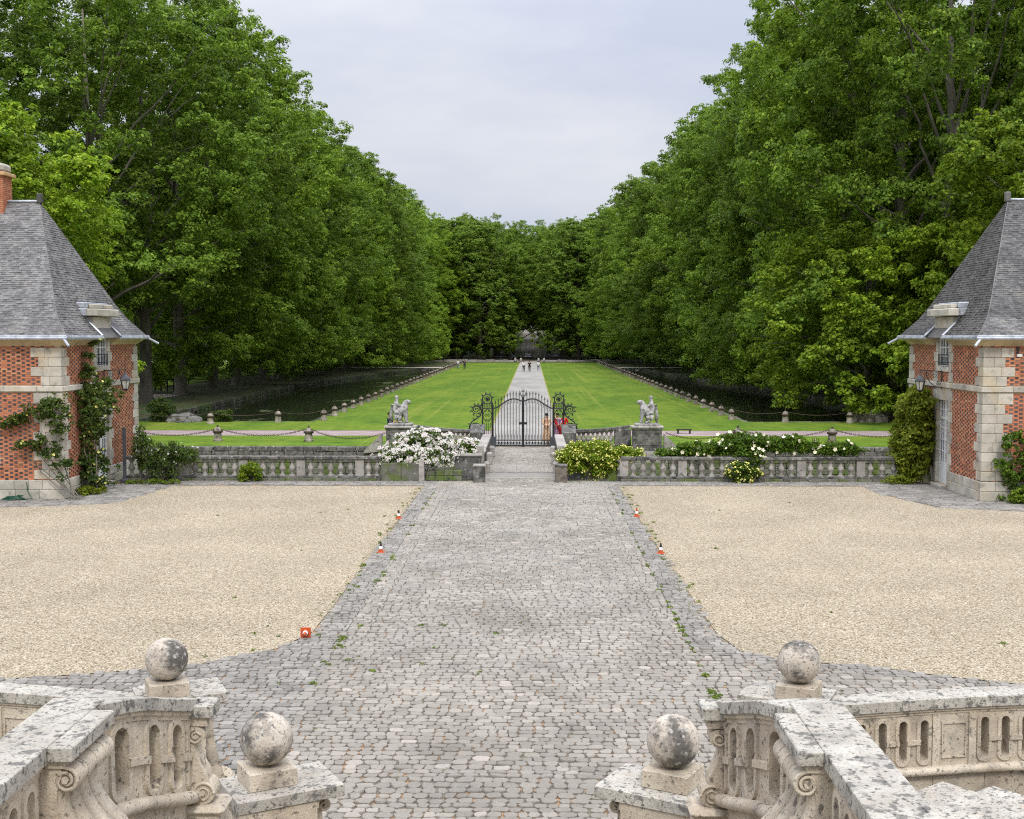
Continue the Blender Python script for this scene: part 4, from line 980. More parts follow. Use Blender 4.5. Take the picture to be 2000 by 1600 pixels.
balustrade(3.55, 14.6, [3.68, 6.0, 8.35, 10.7, 13.05], 'weathered stone balustrade along the moat right of the yellow bush')
# solid mossy parapet pieces next to the bridge
r = thing('parapet_wall', 'low mossy parapet wall below the white rose bush', 'wall', (0, 47.75, 0))
for (a, b) in ((-5.99, -5.2), (-5.19, -4.5)): MB().cbox(a, b, -.15, .15, 0, .72, .015).build('stone_slab', M['stone_moss'], r)
MB().cbox(-4.49, -4.27, -.2, .2, 0, .86, .015).build('end_pier', M['stone_mid'], r)
r = thing('low_wall', 'low stone block wall between the parapet and the bridge on the left', 'wall', (0, 48.0, 0))
for k in range(4):
    for j in range(2): MB().cbox(-4.22 + k * .36 + j * .02, -4.22 + (k + 1) * .36 - .01, -.15, .2, j * .2, j * .2 + .19, .015).build('stone_block', M['stone_moss'], r)
for sg, nm in ((-1, 'left'), (1, 'right')):
    xi = -1.98 if sg < 0 else 1.12
    Tt = (lambda x, y, z, xi=xi, sg=sg: (xi + sg * x, y, z))
    r = thing('bridge_parapet', 'dark stone parapet on the %s side of the bridge before the gate' % nm, 'wall')
    MB(Tt).cbox(.06, 1.12, 48.3, 48.75, -.02, .92, .02).build('end_block', M['stone_dark'], r); MB(Tt).cbox(.0, 1.18, 48.24, 48.8, .922, 1.03, .02).build('end_block_cap', M['stone_mid'], r)
    MB(Tt).cbox(-.04, .2, 48.4, 48.7, -.02, 1.35, .02).build('pilaster', M['stone_mid'], r)
    for k in range(5):
        MB(Tt).cbox(.08, .42, 48.82 + k * 2.3, 48.80 + (k + 1) * 2.3 - .01, -.5, .70, .02).build('wall_stone', M['stone_dark'], r)
        MB(Tt).cbox(.03, .47, 48.82 + k * 2.3, 48.80 + (k + 1) * 2.3 - .01, .702, .83, .02).build('coping_stone', M['stone_mid'], r)
    for k in range(3): MB(Tt).cbox(-.22, .05, 50.0 + k * 3.6, 50.5 + k * 3.6, -.03, .5 + .05 * (k % 2), .06).build('guard_stone', M['stone_mid'], r)
    # ramped buttress beside the gate
    mb = MB(Tt); prof = [(60.6, 0), (62.1, 0), (62.1, 1.18), (61.85, 1.22), (61.6, 1.1), (61.3, .95), (61.0, .92), (60.6, .88)]
    k = len(prof); mb.add([(.42, y_, z_) for y_, z_ in prof] + [(1.15, y_, z_) for y_, z_ in prof], [tuple(range(k)), tuple(range(k, 2 * k))] + [(i, (i + 1) % k, k + (i + 1) % k, k + i) for i in range(k)]); mb.build('ramped_buttress', M['stone_dark'], r)
    MB(Tt).cbox(.05, 3.2, 60.7, 62.3, -3.2, -.04, .02).cbox(.0, .5, 47.5, 62.3, -3.2, -.52, .02).build('abutment', M['stone_moss'], r)
    # exedra wall from gate to statue pedestal
    r = thing('exedra_wall', 'curved low wall of grey stone between the gate and the %s statue' % nm, 'wall')
    xs = np.linspace(.9, 3.95, 12)
    path = [(x, 62.2 - .9 * sin((x - .9) / 3.05 * pi) * .45, .93 + .22 * ((x - .9) / 3.05) ** 1.4) for x in xs]
    mb = MB(Tt)
    for w_, m_, n_, z0, z1 in ((.2, 'stone_dark', 'coping', 0, .13), (.12, 'stone_dark', 'plinth', -9, -.75)):
        vs = []; fs = []
        for (x, y_, z_) in path:
            a0 = z_ - .13 if z0 == 0 else -3.1; a1 = z_ if z0 == 0 else .14
            vs += [(x, y_ - w_, a0), (x, y_ + w_, a0), (x, y_ + w_, a1), (x, y_ - w_, a1)]
        for i in range(len(path) - 1):
            for j in range(4): fs.append((4 * i + j, 4 * i + (j + 1) % 4, 4 * i + 4 + (j + 1) % 4, 4 * i + 4 + j))
        fs += [(0, 1, 2, 3), tuple(4 * (len(path) - 1) + j for j in range(4))]
        mb = MB(Tt); mb.add(vs, fs); mb.build(n_, M[m_], r)
    for i in range(9):
        x = 1.1 + i * .235; t = (x - .9) / 3.05; hz = .80 + .22 * t ** 1.4 - .14
        o = link('baluster', bal_me, r, (Tt(x, 62.2 - .405 * sin(t * pi), .14)[0], 62.2 - .405 * sin(t * pi), .14)); o.scale = (.95, .95, hz / .66)
    MB(Tt).cbox(3.15, 4.0, 61.75, 62.1, .141, .98, .02).build('wall_stone', M['stone_dark'], r)
# planks of the old drawbridge
r = link('bridge_deck', None, kind='structure')
for k in range(12): MB().cbox(-2.0, 1.12, 48.5 + k * .19, 48.5 + k * .19 + .172, -.01, .02 + random.uniform(0, .022), .006).build('plank', M['wood'], r)
MB().cbox(-2.2, 1.4, 47.5, 62.3, -.6, -.025, .01).build('deck_body', M['stone_dark'], r)
# retaining wall on the far side of the moat, stone by stone
def far_wall(x0, x1, label):
    r = thing('moat_wall', label, 'wall', (0, 62.1, 0)); bins = MB()
    for row in range(9):
        h = .235 if row < 2 else .27; zt = .03 - row * .25 if row < 2 else -.50 - (row - 2) * .28
        u = x0
        while u < x1:
            w = min(random.uniform(.45, 1.05) if row < 2 else random.uniform(.3, .7), x1 - u); o = random.uniform(-.03, .03) - (.0 if row < 2 else .18)
            if w > .1:
                if row < 2: MB().cbox(u, u + w - .02, -.1 + o, .3, zt - h, zt + random.uniform(-.015, .015), .03).build('wall_stone', M['stone_dark'], r)
                elif row < 6: MB().cbox(u, u + w - .02, -.15 + o, .3, zt - h, zt, .025).build('wall_stone', M['stone_moss'], r)
                else: bins.cbox(u, u + w - .02, -.15 + o, .3, zt - h, zt, .025)
            u += w
    bins.build('lower_masonry', M['stone_moss'], r, kind='stuff')
    MB().cbox(x0, x1, -.42, .25, -.52, -.46, .02).build('mossy_ledge', mat('moss_ledge', (.16, .17, .02), (.26, .22, .05), 2., rough=1.), r)
far_wall(-24, -6.9, 'mossy block wall on the far side of the moat, left of the bridge')
far_wall(6.6, 24, 'mossy block wall on the far side of the moat, right of the bridge')
for sg, nm in ((-1, 'left'), (1, 'right')):
    r = thing('sloping_stone_kerb', 'sloping light stone ramp block beside the %s statue pedestal' % nm, 'kerb')
    x0 = -7.75 if sg < 0 else 6.85
    mb = MB(); mb.add([(x0, 61.9, .72), (x0, 62.4, .72), (x0 + sg * .85, 62.4, -.1), (x0 + sg * .85, 61.9, -.1), (x0, 61.9, -.2), (x0, 62.4, -.2), (x0 + sg * .95, 62.4, -.3), (x0 + sg * .95, 61.9, -.3)], [(0, 1, 2, 3), (4, 5, 6, 7), (0, 1, 5, 4), (1, 2, 6, 5), (2, 3, 7, 6), (3, 0, 4, 7)]); mb.build('ramp_stone', M['stone_mid'], r)
# guard stones before the bridge
for x, lb in ((-2.06, 'square dark guard stone with peeling white patches left of the bridge'), (1.17, 'square brown guard stone right of the bridge')):
    r = thing('guard_stone', lb, 'bollard', (x, 47.3, 0), group='guard stones before the bridge')
    MB().cbox(-.235, .235, -.2, .2, -.02, .62, .03).build('block', M['stone_dark'] if x < 0 else mat('brown_stone', (.13, .11, .085), (.22, .19, .15), 3., bump=.5, spots=((BLK, 4., .5, .65, .7),)), r)
    MB().cbox(-.25, .25, -.215, .215, .62, .72, .035).build('cap', M['stone_mid'] if x < 0 else M['stone_dark'], r)

# ------------------------------------------------------------------ wrought iron gate
MB.RM = 1.3
gr = thing('iron_gate', 'black wrought iron double gate with scrolled side panels across the bridge', 'gate', (-.44, 62.3, 0))
GX = 1.56
def archz(x):          # leaf top rail height, x from the centre post
    return float(np.interp(abs(x) / GX, [0, .08, .18, .30, .42, .55, .70, .85, 1.], [2.38, 2.42, 2.49, 2.52, 2.49, 2.40, 2.24, 2.09, 2.0]))
for s, nm in ((-1, 'l'), (1, 'r')):
    T = (lambda x, y, z, s=s: (s * x, y, z))
    leaf = MB(T).tube([(x, 0, archz(x)) for x in np.linspace(.05, GX, 22)], .032, 6).build('gate_leaf', M['iron'], gr)
    MB(T).tube([(.05, 0, .36), (GX, 0, .36)], .025, 6).tube([(.05, 0, .1), (GX, 0, .1)], .03, 6).build('rail', M['iron'], leaf)
    MB(T).tube([(GX, 0, .05), (GX, 0, archz(GX) + .2)], .032, 6).build('hanging_stile', M['iron'], leaf)
    for k in range(9):
        x = .20 + k * .155; za = archz(x)
        MB(T).tube([(x, 0, .1), (x, 0, za + .26)], [.0145, .0145], 5).tube([(x, 0, za + .24), (x, 0, za + .30), (x, 0, za + .42)], [.022, .024, .003], 5).build('bar', M['iron'], leaf)
    for k in range(10):
        x = .12 + k * .155
        if x < GX - .05:
            MB(T).tube([(x, 0, .36), (x, 0, .56)], .010, 4).tube([(x, 0, .54), (x + .035, 0, .60), (x + .02, 0, .68)], [.012, .012, .002], 4).build('dog_bar', M['iron'], leaf)
            MB(T).tube([(x, 0, archz(x)), (x, 0, archz(x) - .2)], .009, 4).tube([(x, 0, archz(x) - .18), (x - .02, 0, archz(x) - .24)], [.014, .003], 4).build('drop_finial', M['iron'], leaf)
        if x < GX - .1: MB(T).tube(spiral(x + .03, .23, .075, 1.3, 0, 1 if k % 2 else -1, pi * (k % 2), 20), .011, 4).tube(spiral(x + .06, .23, .05, 1., 0, -1, 0, 14), .009, 4).build('base_scroll', M['iron'], leaf)
    # side panel (overthrow pier)
    x0, x1 = GX + .04, GX + .54
    sp_ = MB(T)
    for x in (x0, x1): sp_.tube([(x, 0, 0), (x, 0, 2.30)], .034, 6)
    for z in (.1, .44, 2.02, 2.27): sp_.tube([(x0, 0, z), (x1, 0, z)], .028, 6)
    sd = sp_.build('side_panel', M['iron'], gr)
    c = (x0 + x1) / 2; w = .22
    for z0, z1, n in ((.5, 2.0, 1),):
        m_ = MB(T)
        for e in (-1, 1):
            m_.tube([(c + e * w * sin(t * pi) ** .7, 0, 1.30 + .68 * t) for t in np.linspace(0, 1, 14)], .014, 5)
            m_.tube(spiral(c + e * .09, 1.66, .085, 1.3, 0, e, pi / 2, 20), .011, 4); m_.tube(spiral(c + e * .085, 1.42, .075, 1.3, 0, -e, -pi / 2, 20), .011, 4); m_.tube(spiral(c + e * .10, 1.90, .065, 1.3, 0, -e, -pi / 2, 20), .010, 4)
            m_.tube(spiral(c + e * .1, .27, .09, 1.3, 0, e, 0, 20), .012, 4)
        for k in range(4): x = x0 + .1 * (k + 1); m_.tube([(x, 0, .44), (x, 0, 1.25)], .009, 4)
        m_.build('scroll_work', M['iron'], sd)
    m_ = MB(T)
    for k in range(6): x = x0 + .04 + k * .084; m_.tube([(x, 0, 2.04), (x + .04, 0, 2.14), (x, 0, 2.25)], .010, 4)
    m_.tube([(x0, 0, 2.14), (x1, 0, 2.14)], .01, 4); m_.build('frieze', M['iron'], sd)
    # crest scroll above and side scrolls with leaves
    def leaflets(m_, pts, n, r=.055):
        P = np.array(pts)
        for i in np.linspace(2, len(P) - 3, n).astype(int):
            t = P[i + 1] - P[i - 1]; t = t / (np.linalg.norm(t) + 1e-9); nn = np.array((-t[2], 0, t[0])) ; p = P[i] + nn * r * -1.0 * SG
            m_.tube([tuple(P[i]), tuple(p + t * .02), tuple(p - nn * SG * .10 + t * .05)], [.014, .026, .004], 5)
            m_.tube([tuple(p + t * .02), tuple(p + t * .10 - nn * SG * .03)], [.02, .004], 4)
    crest = [(c + .01 + .24 * cos(a), 0, 2.50 + .25 * sin(a)) for a in np.linspace(-.6, pi + .9, 26)]
    SG = 1
    m_ = MB(T); m_.tube(crest, .026, 6); leaflets(m_, crest, 6); m_.tube(spiral(c, 2.48, .16, 1.8, 0, 1, 0), .014, 5)
    for k in range(6): a = k * pi / 3; m_.tube([(c, 0, 2.48), (c + .11 * cos(a), 0, 2.48 + .11 * sin(a))], [.012, .028], 4)
    m_.build('crest_scroll', M['iron'], sd)
    sc = [(x1 - .12, 0, 2.36), (x1 + .05, 0, 2.25), (x1 + .10, 0, 2.05), (x1 + .06, 0, 1.85), (x1 + .12, 0, 1.62), (x1 + .32, 0, 1.48), (x1 + .55, 0, 1.32), (x1 + .68, 0, 1.08), (x1 + .66, 0, .85), (x1 + .5, 0, .72), (x1 + .3, 0, .74)]
    P = np.array(sc); tt = np.linspace(0, len(P) - 1, 44); i_ = np.clip(tt.astype(int), 0, len(P) - 2); f_ = (tt - i_)[:, None]; P = P[i_] * (1 - f_) + P[i_ + 1] * f_
    m_ = MB(T); SG = -1; m_.tube([tuple(p) for p in P], .028, 6); leaflets(m_, P, 10)
    m_.tube(spiral(x1 + .33, 1.95, .2, 1.6, 0, -1, pi), .02, 5); m_.tube([(x1 + .33 + .22 * cos(a), 0, 1.95 + .22 * sin(a)) for a in np.linspace(-2.6, 2.8, 20)], .016, 5)
    pp_ = [(x1 + .33 + .22 * cos(a), 0, 1.95 + .22 * sin(a)) for a in np.linspace(2.4, -1.4, 20)]; SG = -1; leaflets(m_, pp_, 5)
    m_.tube(spiral(x1 + .34, .98, .30, 1.9, 0, 1, 0), .024, 5)
    m_.tube([(x1, 0, .66), (x1 + .3, 0, .64), (x1 + .62, 0, .7)], .02, 5)
    m_.tube(spiral(x1 + .9, .62, .15, 1.5, 0, 1, pi / 2), .014, 5); m_.tube([(x1 + .6, 0, .75), (x1 + .8, 0, .86), (x1 + 1.1, 0, .88)], .016, 5); m_.build('side_scroll', M['iron'], sd)
    MB(T).cbox(GX - .16, GX + .16, -.12, .12, 0, .55, .02).build('stop_block', M['steel'], gr)
MB().tube([(0, 0, 0), (0, 0, 2.62)], .05, 8).build('centre_post', M['iron'], gr)
m_ = MB(); m_.tube([(0, 0, 2.5), (0, 0, 2.98), (0, 0, 3.12)], [.02, .018, .004], 6)
for e in (-1, 1):
    m_.tube([(0, 0, 2.66)] + [(e * .16 * sin(t), 0, 2.66 + .26 * (1 - cos(t)) * .9) for t in np.linspace(.3, 1.5, 8)] + [(e * .19, 0, 2.98)], [.016] * 8 + [.014, .003], 5)
    m_.tube([(0, 0, 2.86), (e * .08, 0, 2.92), (e * .07, 0, 3.0)], [.012, .012, .003], 4); m_.tube([(0, 0, 2.68), (e * .1, 0, 2.64), (e * .17, 0, 2.70)], [.014, .012, .004], 4)
m_.build('centre_finial', M['iron'], gr)
MB.RM = 1.
MB().cbox(-.20, .20, -.05, .05, 1.18, 1.30, .01).build('lock_box', M['iron'], gr)

# ------------------------------------------------------------------ skinned figures
def skin(name, verts, edges, rad, m, parent, root=0, lv=2):
    me = bpy.data.meshes.new(name); me.from_pydata([tuple(v) for v in verts], edges, []); me.materials.append(m)
    o = bpy.data.objects.new(name, me); COL.objects.link(o); o.parent = parent
    md = o.modifiers.new('Skin', 'SKIN'); md.use_smooth_shade = True
    sv = me.skin_vertices[0].data
    for i, r in enumerate(rad): sv[i].radius = (r, r) if not hasattr(r, '__len__') else r; sv[i].use_root = (i == root)
    sb = o.modifiers.new('Sub', 'SUBSURF'); sb.levels = lv; sb.render_levels = lv
    return o
def person(loc, rot, label, sc=1., top='c_white', bottom='c_navy', dress=None, arms='down', stride=.12, group=None, hair='hair', sleeve=True, scarf=None):
    r = thing('person', label, 'person', loc, rot, group); r.scale = (sc, sc, sc)
    h = 1.7; J = {}
    st_ = stride
    J['pel'] = (0, 0, .93); J['bel'] = (0, 0, 1.08); J['che'] = (0, .01, 1.27); J['nek'] = (0, 0, 1.44); J['hd0'] = (0, -.01, 1.52); J['hd1'] = (0, -.02, 1.60)
    for e, n in ((-1, 'L'), (1, 'R')):
        J['hip' + n] = (e * .09, 0, .90); J['kne' + n] = (e * .10, -e * st_ * .6 - .02, .50); J['ank' + n] = (e * .10, -e * st_ * 1.0 + .02, .09); J['toe' + n] = (e * .11, -e * st_ - .13, .035)
        J['sho' + n] = (e * .17, 0, 1.38)
        if arms == 'down': J['elb' + n] = (e * .23, .04, 1.12); J['wri' + n] = (e * .22, -.06, .88)
        elif arms == 'phone': J['elb' + n] = (e * .20, -.14, 1.14); J['wri' + n] = (e * .06, -.36, 1.26)
        else: J['elb' + n] = (e * .24, -.08, 1.14); J['wri' + n] = (e * .08, -.26, 1.06)
        w = np.array(J['wri' + n]); e_ = np.array(J['elb' + n]); d = (w - e_) / np.linalg.norm(w - e_); J['pal' + n] = tuple(w + d * .07)
    keys = list(J); ix = {k: i for i, k in enumerate(keys)}
    E = [('pel', 'bel'), ('bel', 'che'), ('che', 'nek'), ('nek', 'hd0'), ('hd0', 'hd1')]
    for n in 'LR': E += [('pel', 'hip' + n), ('hip' + n, 'kne' + n), ('kne' + n, 'ank' + n), ('ank' + n, 'toe' + n), ('che', 'sho' + n), ('sho' + n, 'elb' + n), ('elb' + n, 'wri' + n), ('wri' + n, 'pal' + n)]
    rad = dict(pel=(.14, .10), bel=(.125, .09), che=(.15, .10), nek=.05, hd0=.085, hd1=.092)
    for n in 'LR': rad.update({'hip' + n: .085, 'kne' + n: .058, 'ank' + n: .038, 'toe' + n: .03, 'sho' + n: .055, 'elb' + n: .04, 'wri' + n: .026, 'pal' + n: .032})
    skin('body', [J[k] for k in keys], [(ix[a], ix[b]) for a, b in E], [rad[k] for k in keys], M['skin'], r, 0)
    # fingers
    for n in 'LR':
        p = np.array(J['pal' + n]); d = p - np.array(J['wri' + n]); d /= np.linalg.norm(d); sd = np.cross(d, (0, 1, .3)); sd /= np.linalg.norm(sd)
        fb = MB()
        for k, ln in enumerate((.05, .065, .07, .06)): q = p + sd * (k - 1.5) * .016; fb.tube([tuple(q), tuple(q + d * ln * .5), tuple(q + d * ln + np.array((0, -.01, -.01)))], [.009, .008, .005], 5)
        q = p - d * .02 + sd * .03; fb.tube([tuple(q), tuple(q + d * .03 + sd * .02), tuple(q + d * .055 + sd * .018)], [.011, .009, .006], 5)
        fb.build('hand_fingers', M['skin'], r, True)
    g = lambda ks, ra, E_, nm, m: skin(nm, [J[k] if isinstance(k, str) else k for k in ks], E_, ra, m, r, 0)
    tb = ['bel', 'che', 'nek', 'shoL', 'elbL', 'shoR', 'elbR', 'pel']
    nk = list(J['nek']); nk[2] -= .05; J['nk2'] = tuple(nk); tb[2] = 'nk2'
    g(tb, [(.14, .105), (.165, .115), .07, .07, .052, .07, .052, (.15, .115)], [(0, 1), (1, 2), (1, 3), (3, 4), (1, 5), (5, 6), (0, 7)], 'shirt', M[top])
    if dress:
        q = MB(); q.lathe([(.155, 1.12), (.165, 1.0), (.19, .85), (.21, .6), (.24, .35), (.25, .2)], seg=18); me = q.mesh('dress', M[dress], True)
        link('dress', me, r)
    else:
        g(['pel', 'hipL', 'kneL', 'ankL', 'hipR', 'kneR', 'ankR'], [(.145, .11), .10, .078, .062, .10, .078, .062], [(0, 1), (1, 2), (2, 3), (0, 4), (4, 5), (5, 6)], 'trousers', M[bottom])
    g(['ankL', 'toeL'], [.045, .042], [(0, 1)], 'shoe', M['c_black']); g(['ankR', 'toeR'], [.045, .042], [(0, 1)], 'shoe', M['c_black'])
    hb = MB(); hb.lathe([(.098 * sin(a) * (1 if a > .2 else 1), 1.63 + .105 * cos(a)) for a in np.linspace(0.01, 1.9, 10)], (0, .005, 0), 16); hb.build('hair', M[hair], r, True)
    if scarf:
        q = MB(); P = [(-.14, -.06, 1.40), (-.05, -.15, 1.2), (.08, -.17, 1.0), (.17, -.1, .8), (.18, -.02, .45), (.19, 0, .2)]; q.tube(P, [.05, .07, .09, .12, .14, .15], 10); q.build('sari_drape', M[scarf], r, True)
    # face
    f = MB(); f.tube([(0, -.105, 1.585), (0, -.125, 1.565), (0, -.115, 1.555)], [.008, .014, .012], 6); f.build('nose', M['skin'], r, True)
    for e in (-1, 1):
        MB().lathe([(.0, -.009), (.009, 0), (0, .009)], (e * .032, -.102, 1.60), 8).build('eye', M['c_black'], r); MB().tube([(e * .095, 0, 1.61), (e * .10, .005, 1.575)], .014, 6).build('ear', M['skin'], r, True)
    MB().cbox(-.022, .022, -.112, -.10, 1.53, 1.538, .002).build('mouth', M['c_red'], r)
    return r
# figures face local -Y; rot turns them
person((-7.46, 62.95, .0), radians(78), 'dark haired man in a navy shirt holding up a phone behind the left statue pedestal', 1.03, 'c_navy', 'c_grey', arms='phone')
ph = MB(); ph.cbox(-.004, .004, -.04, .04, -.08, .08, .003); ph.build('phone', M['dplastic'], label='dark phone held by the man behind the left pedestal', cat='phone').location = (-7.03, 62.95, 1.34)
person((.80, 63.6, .0), radians(10), 'woman in a peach floral dress seen through the right leaf of the gate', .98, 'c_orange', dress='c_orange', arms='front')
person((1.38, 63.9, .0), radians(-15), 'woman in mauve top with a bright red drape behind the right side of the gate', .98, 'c_purple', dress='c_purple', arms='front', scarf='c_red')
person((1.72, 64.2, .0), radians(190), 'person in a deep red dress at the right edge of the group by the gate', .97, 'c_red', dress='c_red')
person((-1.25, 192, .01), radians(180), 'person in white shirt and dark trousers walking away on the lawn path, leftmost of three', 1., 'c_white', 'c_navy')
person((-.32, 192, .01), radians(175), 'person dressed all in black walking on the lawn path, middle of three', 1.03, 'c_black', 'c_black')
person((1.12, 195, .01), radians(185), 'person in white top at the right edge of the lawn path, rightmost of three', .97, 'c_white', 'c_grey')
person((-11.3, 203, .01), radians(180), 'person in dark clothes at the far left edge of the lawn', .98, 'c_navy', 'c_navy')
person((-12.6, 206, .01), radians(170), 'person in light top beside the far left row of bollards', .96, 'c_white', 'c_grey')
# statues on pedestals
def statue(px, s, nm):
    """s=+1: hound faces +x"""
    r = thing('statue', 'grey stone statue of a child riding a seated hound, on the %s pedestal' % nm, 'statue', (px, 60.7, 1.30), group='hound statues beside the gate')
    f = lambda x, y, z: (s * x, y, z)
    MB().cbox(-.62, .62, -.3, .3, -.06, .07, .03).build('base', M['statue'], r)
    V = [f(-.30, 0, .30), f(-.12, 0, .52), f(.08, 0, .76), f(.22, 0, .98), f(.30, 0, 1.14), f(.40, 0, 1.14), f(.52, 0, 1.08)]
    E = [(i, i + 1) for i in range(6)]; Rr = [.27, .26, .26, .19, .15, .13, .08]
    for e in (-1, 1):
        k = len(V); V += [f(.20, e * .13, .66), f(.27, e * .14, .38), f(.28, e * .14, .14), f(.38, e * .14, .10)]; E += [(2, k), (k, k + 1), (k + 1, k + 2), (k + 2, k + 3)]; Rr += [.15, .10, .08, .065]
        k = len(V); V += [f(-.22, e * .2, .34), f(.02, e * .22, .40), f(-.10, e * .22, .16), f(.12, e * .22, .11)]; E += [(0, k), (k, k + 1), (k + 1, k + 2), (k + 2, k + 3)]; Rr += [.19, .14, .09, .07]
    skin('hound', V, E, Rr, M['statue'], r)
    for e in (-1, 1): MB().tube([f(.30, e * .08, 1.2), f(.26, e * .13, 1.16), f(.27, e * .12, 1.05)], [.04, .045, .01], 6).build('ear', M['statue'], r, True)
    MB().tube([f(-.45, 0, .2), f(-.56, .05, .12), f(-.5, .2, .1)], [.05, .04, .02], 6).build('tail', M['statue'], r, True)
    V = [f(-.26, 0, .62), f(-.28, 0, .86), f(-.24, 0, 1.06), f(-.20, 0, 1.20), f(-.20, 0, 1.38), f(-.20, 0, 1.46)]
    E = [(i, i + 1) for i in range(5)]; Rr = [.19, .17, .16, .07, .115, .115]
    for e in (-1, 1):
        k = len(V); V += [f(-.20, e * .15, 1.06), f(-.04, e * .18, .92), f(.12, e * .10, .96), f(-.22, e * .18, .60), f(-.02, e * .24, .58), f(-.06, e * .25, .34), f(.04, e * .25, .28)]
        E += [(2, k), (k, k + 1), (k + 1, k + 2), (0, k + 3), (k + 3, k + 4), (k + 4, k + 5), (k + 5, k + 6)]; Rr += [.075, .05, .035, .12, .085, .055, .04]
    skin('child', V, E, Rr, M['statue'], r)
    MB().tube([f(-.42, 0, 1.0), f(-.46, .06, .75), f(-.50, .02, .45), f(-.46, 0, .2)], [.07, .09, .10, .08], 8).build('drapery', M['statue'], r, True)
    MB().tube([f(.26, -.12, 1.05), f(.06, -.22, .86), f(-.2, -.24, .52)], .014, 5).build('strap', M['statue'], r, True)
    # pedestal
    p = thing('statue_pedestal', 'dark stained stone pedestal under the %s hound statue' % nm, 'pedestal', (px, 60.7, 0), group='pedestals of the hound statues')
    MB().cbox(-.82, .82, -.42, .42, 1.12, 1.24, .025).build('cap', M['stone_mid'], p); MB().cbox(-.76, .76, -.38, .38, 1.05, 1.12, .02).build('neck', M['stone_dark'], p)
    MB().cbox(-.72, .72, -.34, .34, .15, 1.05, .01).build('die', M['stone_dark'], p)
    for (a, b, c, d) in ((-.58, .58, .90, .93), (-.58, .58, .27, .30), (-.58, -.55, .30, .90), (.55, .58, .30, .90)): MB().cbox(a, b, -.36, -.335, c, d, .006).build('panel_moulding', M['stone_dark'], p)
    MB().cbox(-.80, .80, -.42, .42, -.02, .15, .02).build('base', M['stone_dark'], p); MB().cbox(-.88, .88, -.52, .5, -.28, -.022, .02).build('lower_step', M['stone_mid'], p)
    for k in range(4): MB().cbox(-1.0, 1.0, -.65, .6, -.28 - .3 * (k + 1), -.285 - .3 * k, .02).build('foundation_stone', M['stone_mid'] if k == 0 else M['stone_moss'], p)
    MB().cbox(-1.0, 1.0, -.65, .6, -3.1, -1.49, .02).build('foundation', M['stone_moss'], p)
statue(-6.62, 1, 'left'); statue(5.83, -1, 'right')

# ------------------------------------------------------------------ bollards with chains
bol = thing('stone_bollard', 'x', 'bollard')
bm = MB().lathe([(.25, 0), (.245, .10), (.21, .13), (.19, .46), (.235, .48), (.235, .54), (.20, .56), (.16, .66), (.09, .73), (.05, .75)], seg=12).mesh('post', M['bollard'], True); autosmooth(bm, 35); link('post', bm, bol)
bd_ = MB().lathe([(.20, .44), (.262, .455), (.268, .55), (.21, .57)], seg=12).mesh('neck_band', M['rust'], True); link('neck_band', bd_, bol)
km = MB().lathe([(.09, .73), (.05, .76), (.035, .79), (.055, .82), (.03, .86), (.0, .87)], seg=8).mesh('iron_knob', M['rust'], True); link('iron_knob', km, bol)
link_me = None
def chain_mesh(L_, sag, fine):
    mb = MB(); n = max(6, int(L_ / .115)) if fine else 10
    P = [np.array((t * L_, 0, .72 - 4 * sag * t * (1 - t))) for t in np.linspace(0, 1, n + 1)]
    if not fine: mb.tube(P, .018, 4); return mb
    for i in range(n):
        a, b = P[i], P[i + 1]; d = (b - a); ln = np.linalg.norm(d); d /= ln; w = np.array((0, 1, 0.)) if i % 2 else np.cross(d, (0, 1, 0)); c = (a + b) / 2
        ring = [c + d * (ln * .62) * cos(q) + w * .038 * sin(q) for q in np.linspace(0, 2 * pi, 9)[:-1]]; mb.tube(ring + [ring[0]], .014, 4, cap=False)
    return mb
cm_cache = {}
def chain(a, b, label, group, fine):
    L_ = math.hypot(b[0] - a[0], b[1] - a[1]); k = (round(L_, 1), fine)
    if k not in cm_cache: cm_cache[k] = chain_mesh(k[0], .13 * k[0] ** .7 if fine else .22, fine).mesh('iron_chain', M['rust'])
    o = link('iron_chain', cm_cache[k], None, (a[0], a[1], 0), atan2(b[1] - a[1], b[0] - a[0]), label=label, cat='chain', group=group); o.scale = (L_ / k[0], 1, 1)
first = [True]
def bollard(x, y, label, group, sc=1.):
    o = bol if first[0] else copytree(bol); first[0] = False
    o.location = (x, y, .0); o.rotation_euler = (0, 0, random.uniform(0, 6)); o.scale = (sc, sc, sc * random.uniform(.94, 1.05)); o['label'] = label; o['group'] = group
G1 = 'stone bollards of the near chain line'; G2 = 'stone bollards along the canals'
near = [(-22.2, 65.5), (-17.2, 65.5), (-12.2, 65.5)]; nearR = [(11.2, 65.3), (16.3, 65.3), (21.4, 65.3)]
for i, (x, y) in enumerate(near): bollard(x, y, ['weathered bollard on the near lawn strip hidden beside the left pavilion', 'weathered stone bollard on the near lawn strip, nearer the left pavilion', 'weathered stone bollard on the near lawn strip, nearer the left statue'][i], G1, 1.05)
for i, (x, y) in enumerate(nearR): bollard(x, y, ['weathered stone bollard on the near lawn strip, nearer the right statue', 'weathered stone bollard on the near lawn strip, nearer the right pavilion', 'weathered bollard on the near lawn strip hidden behind the creeper'][i], G1, 1.05)
GC = 'iron chains of the near line'
pr_ = [(-27.2, 65.5)] + near + [(-7.6, 62.6)]
nmL = ['behind the left pavilion', 'from the left pavilion to the first near bollard', 'between the two near bollards on the left', 'from the near bollard to the left statue pedestal']
for (a, b), nm in zip(zip(pr_, pr_[1:]), nmL): chain(a, b, 'rusty iron chain hanging ' + nm, GC, True)
pr_ = [(7.0, 62.6)] + nearR + [(26.5, 65.3)]
nmR = ['from the right statue pedestal to the near bollard', 'between the two near bollards on the right', 'from the last near bollard to the right pavilion', 'behind the right pavilion']
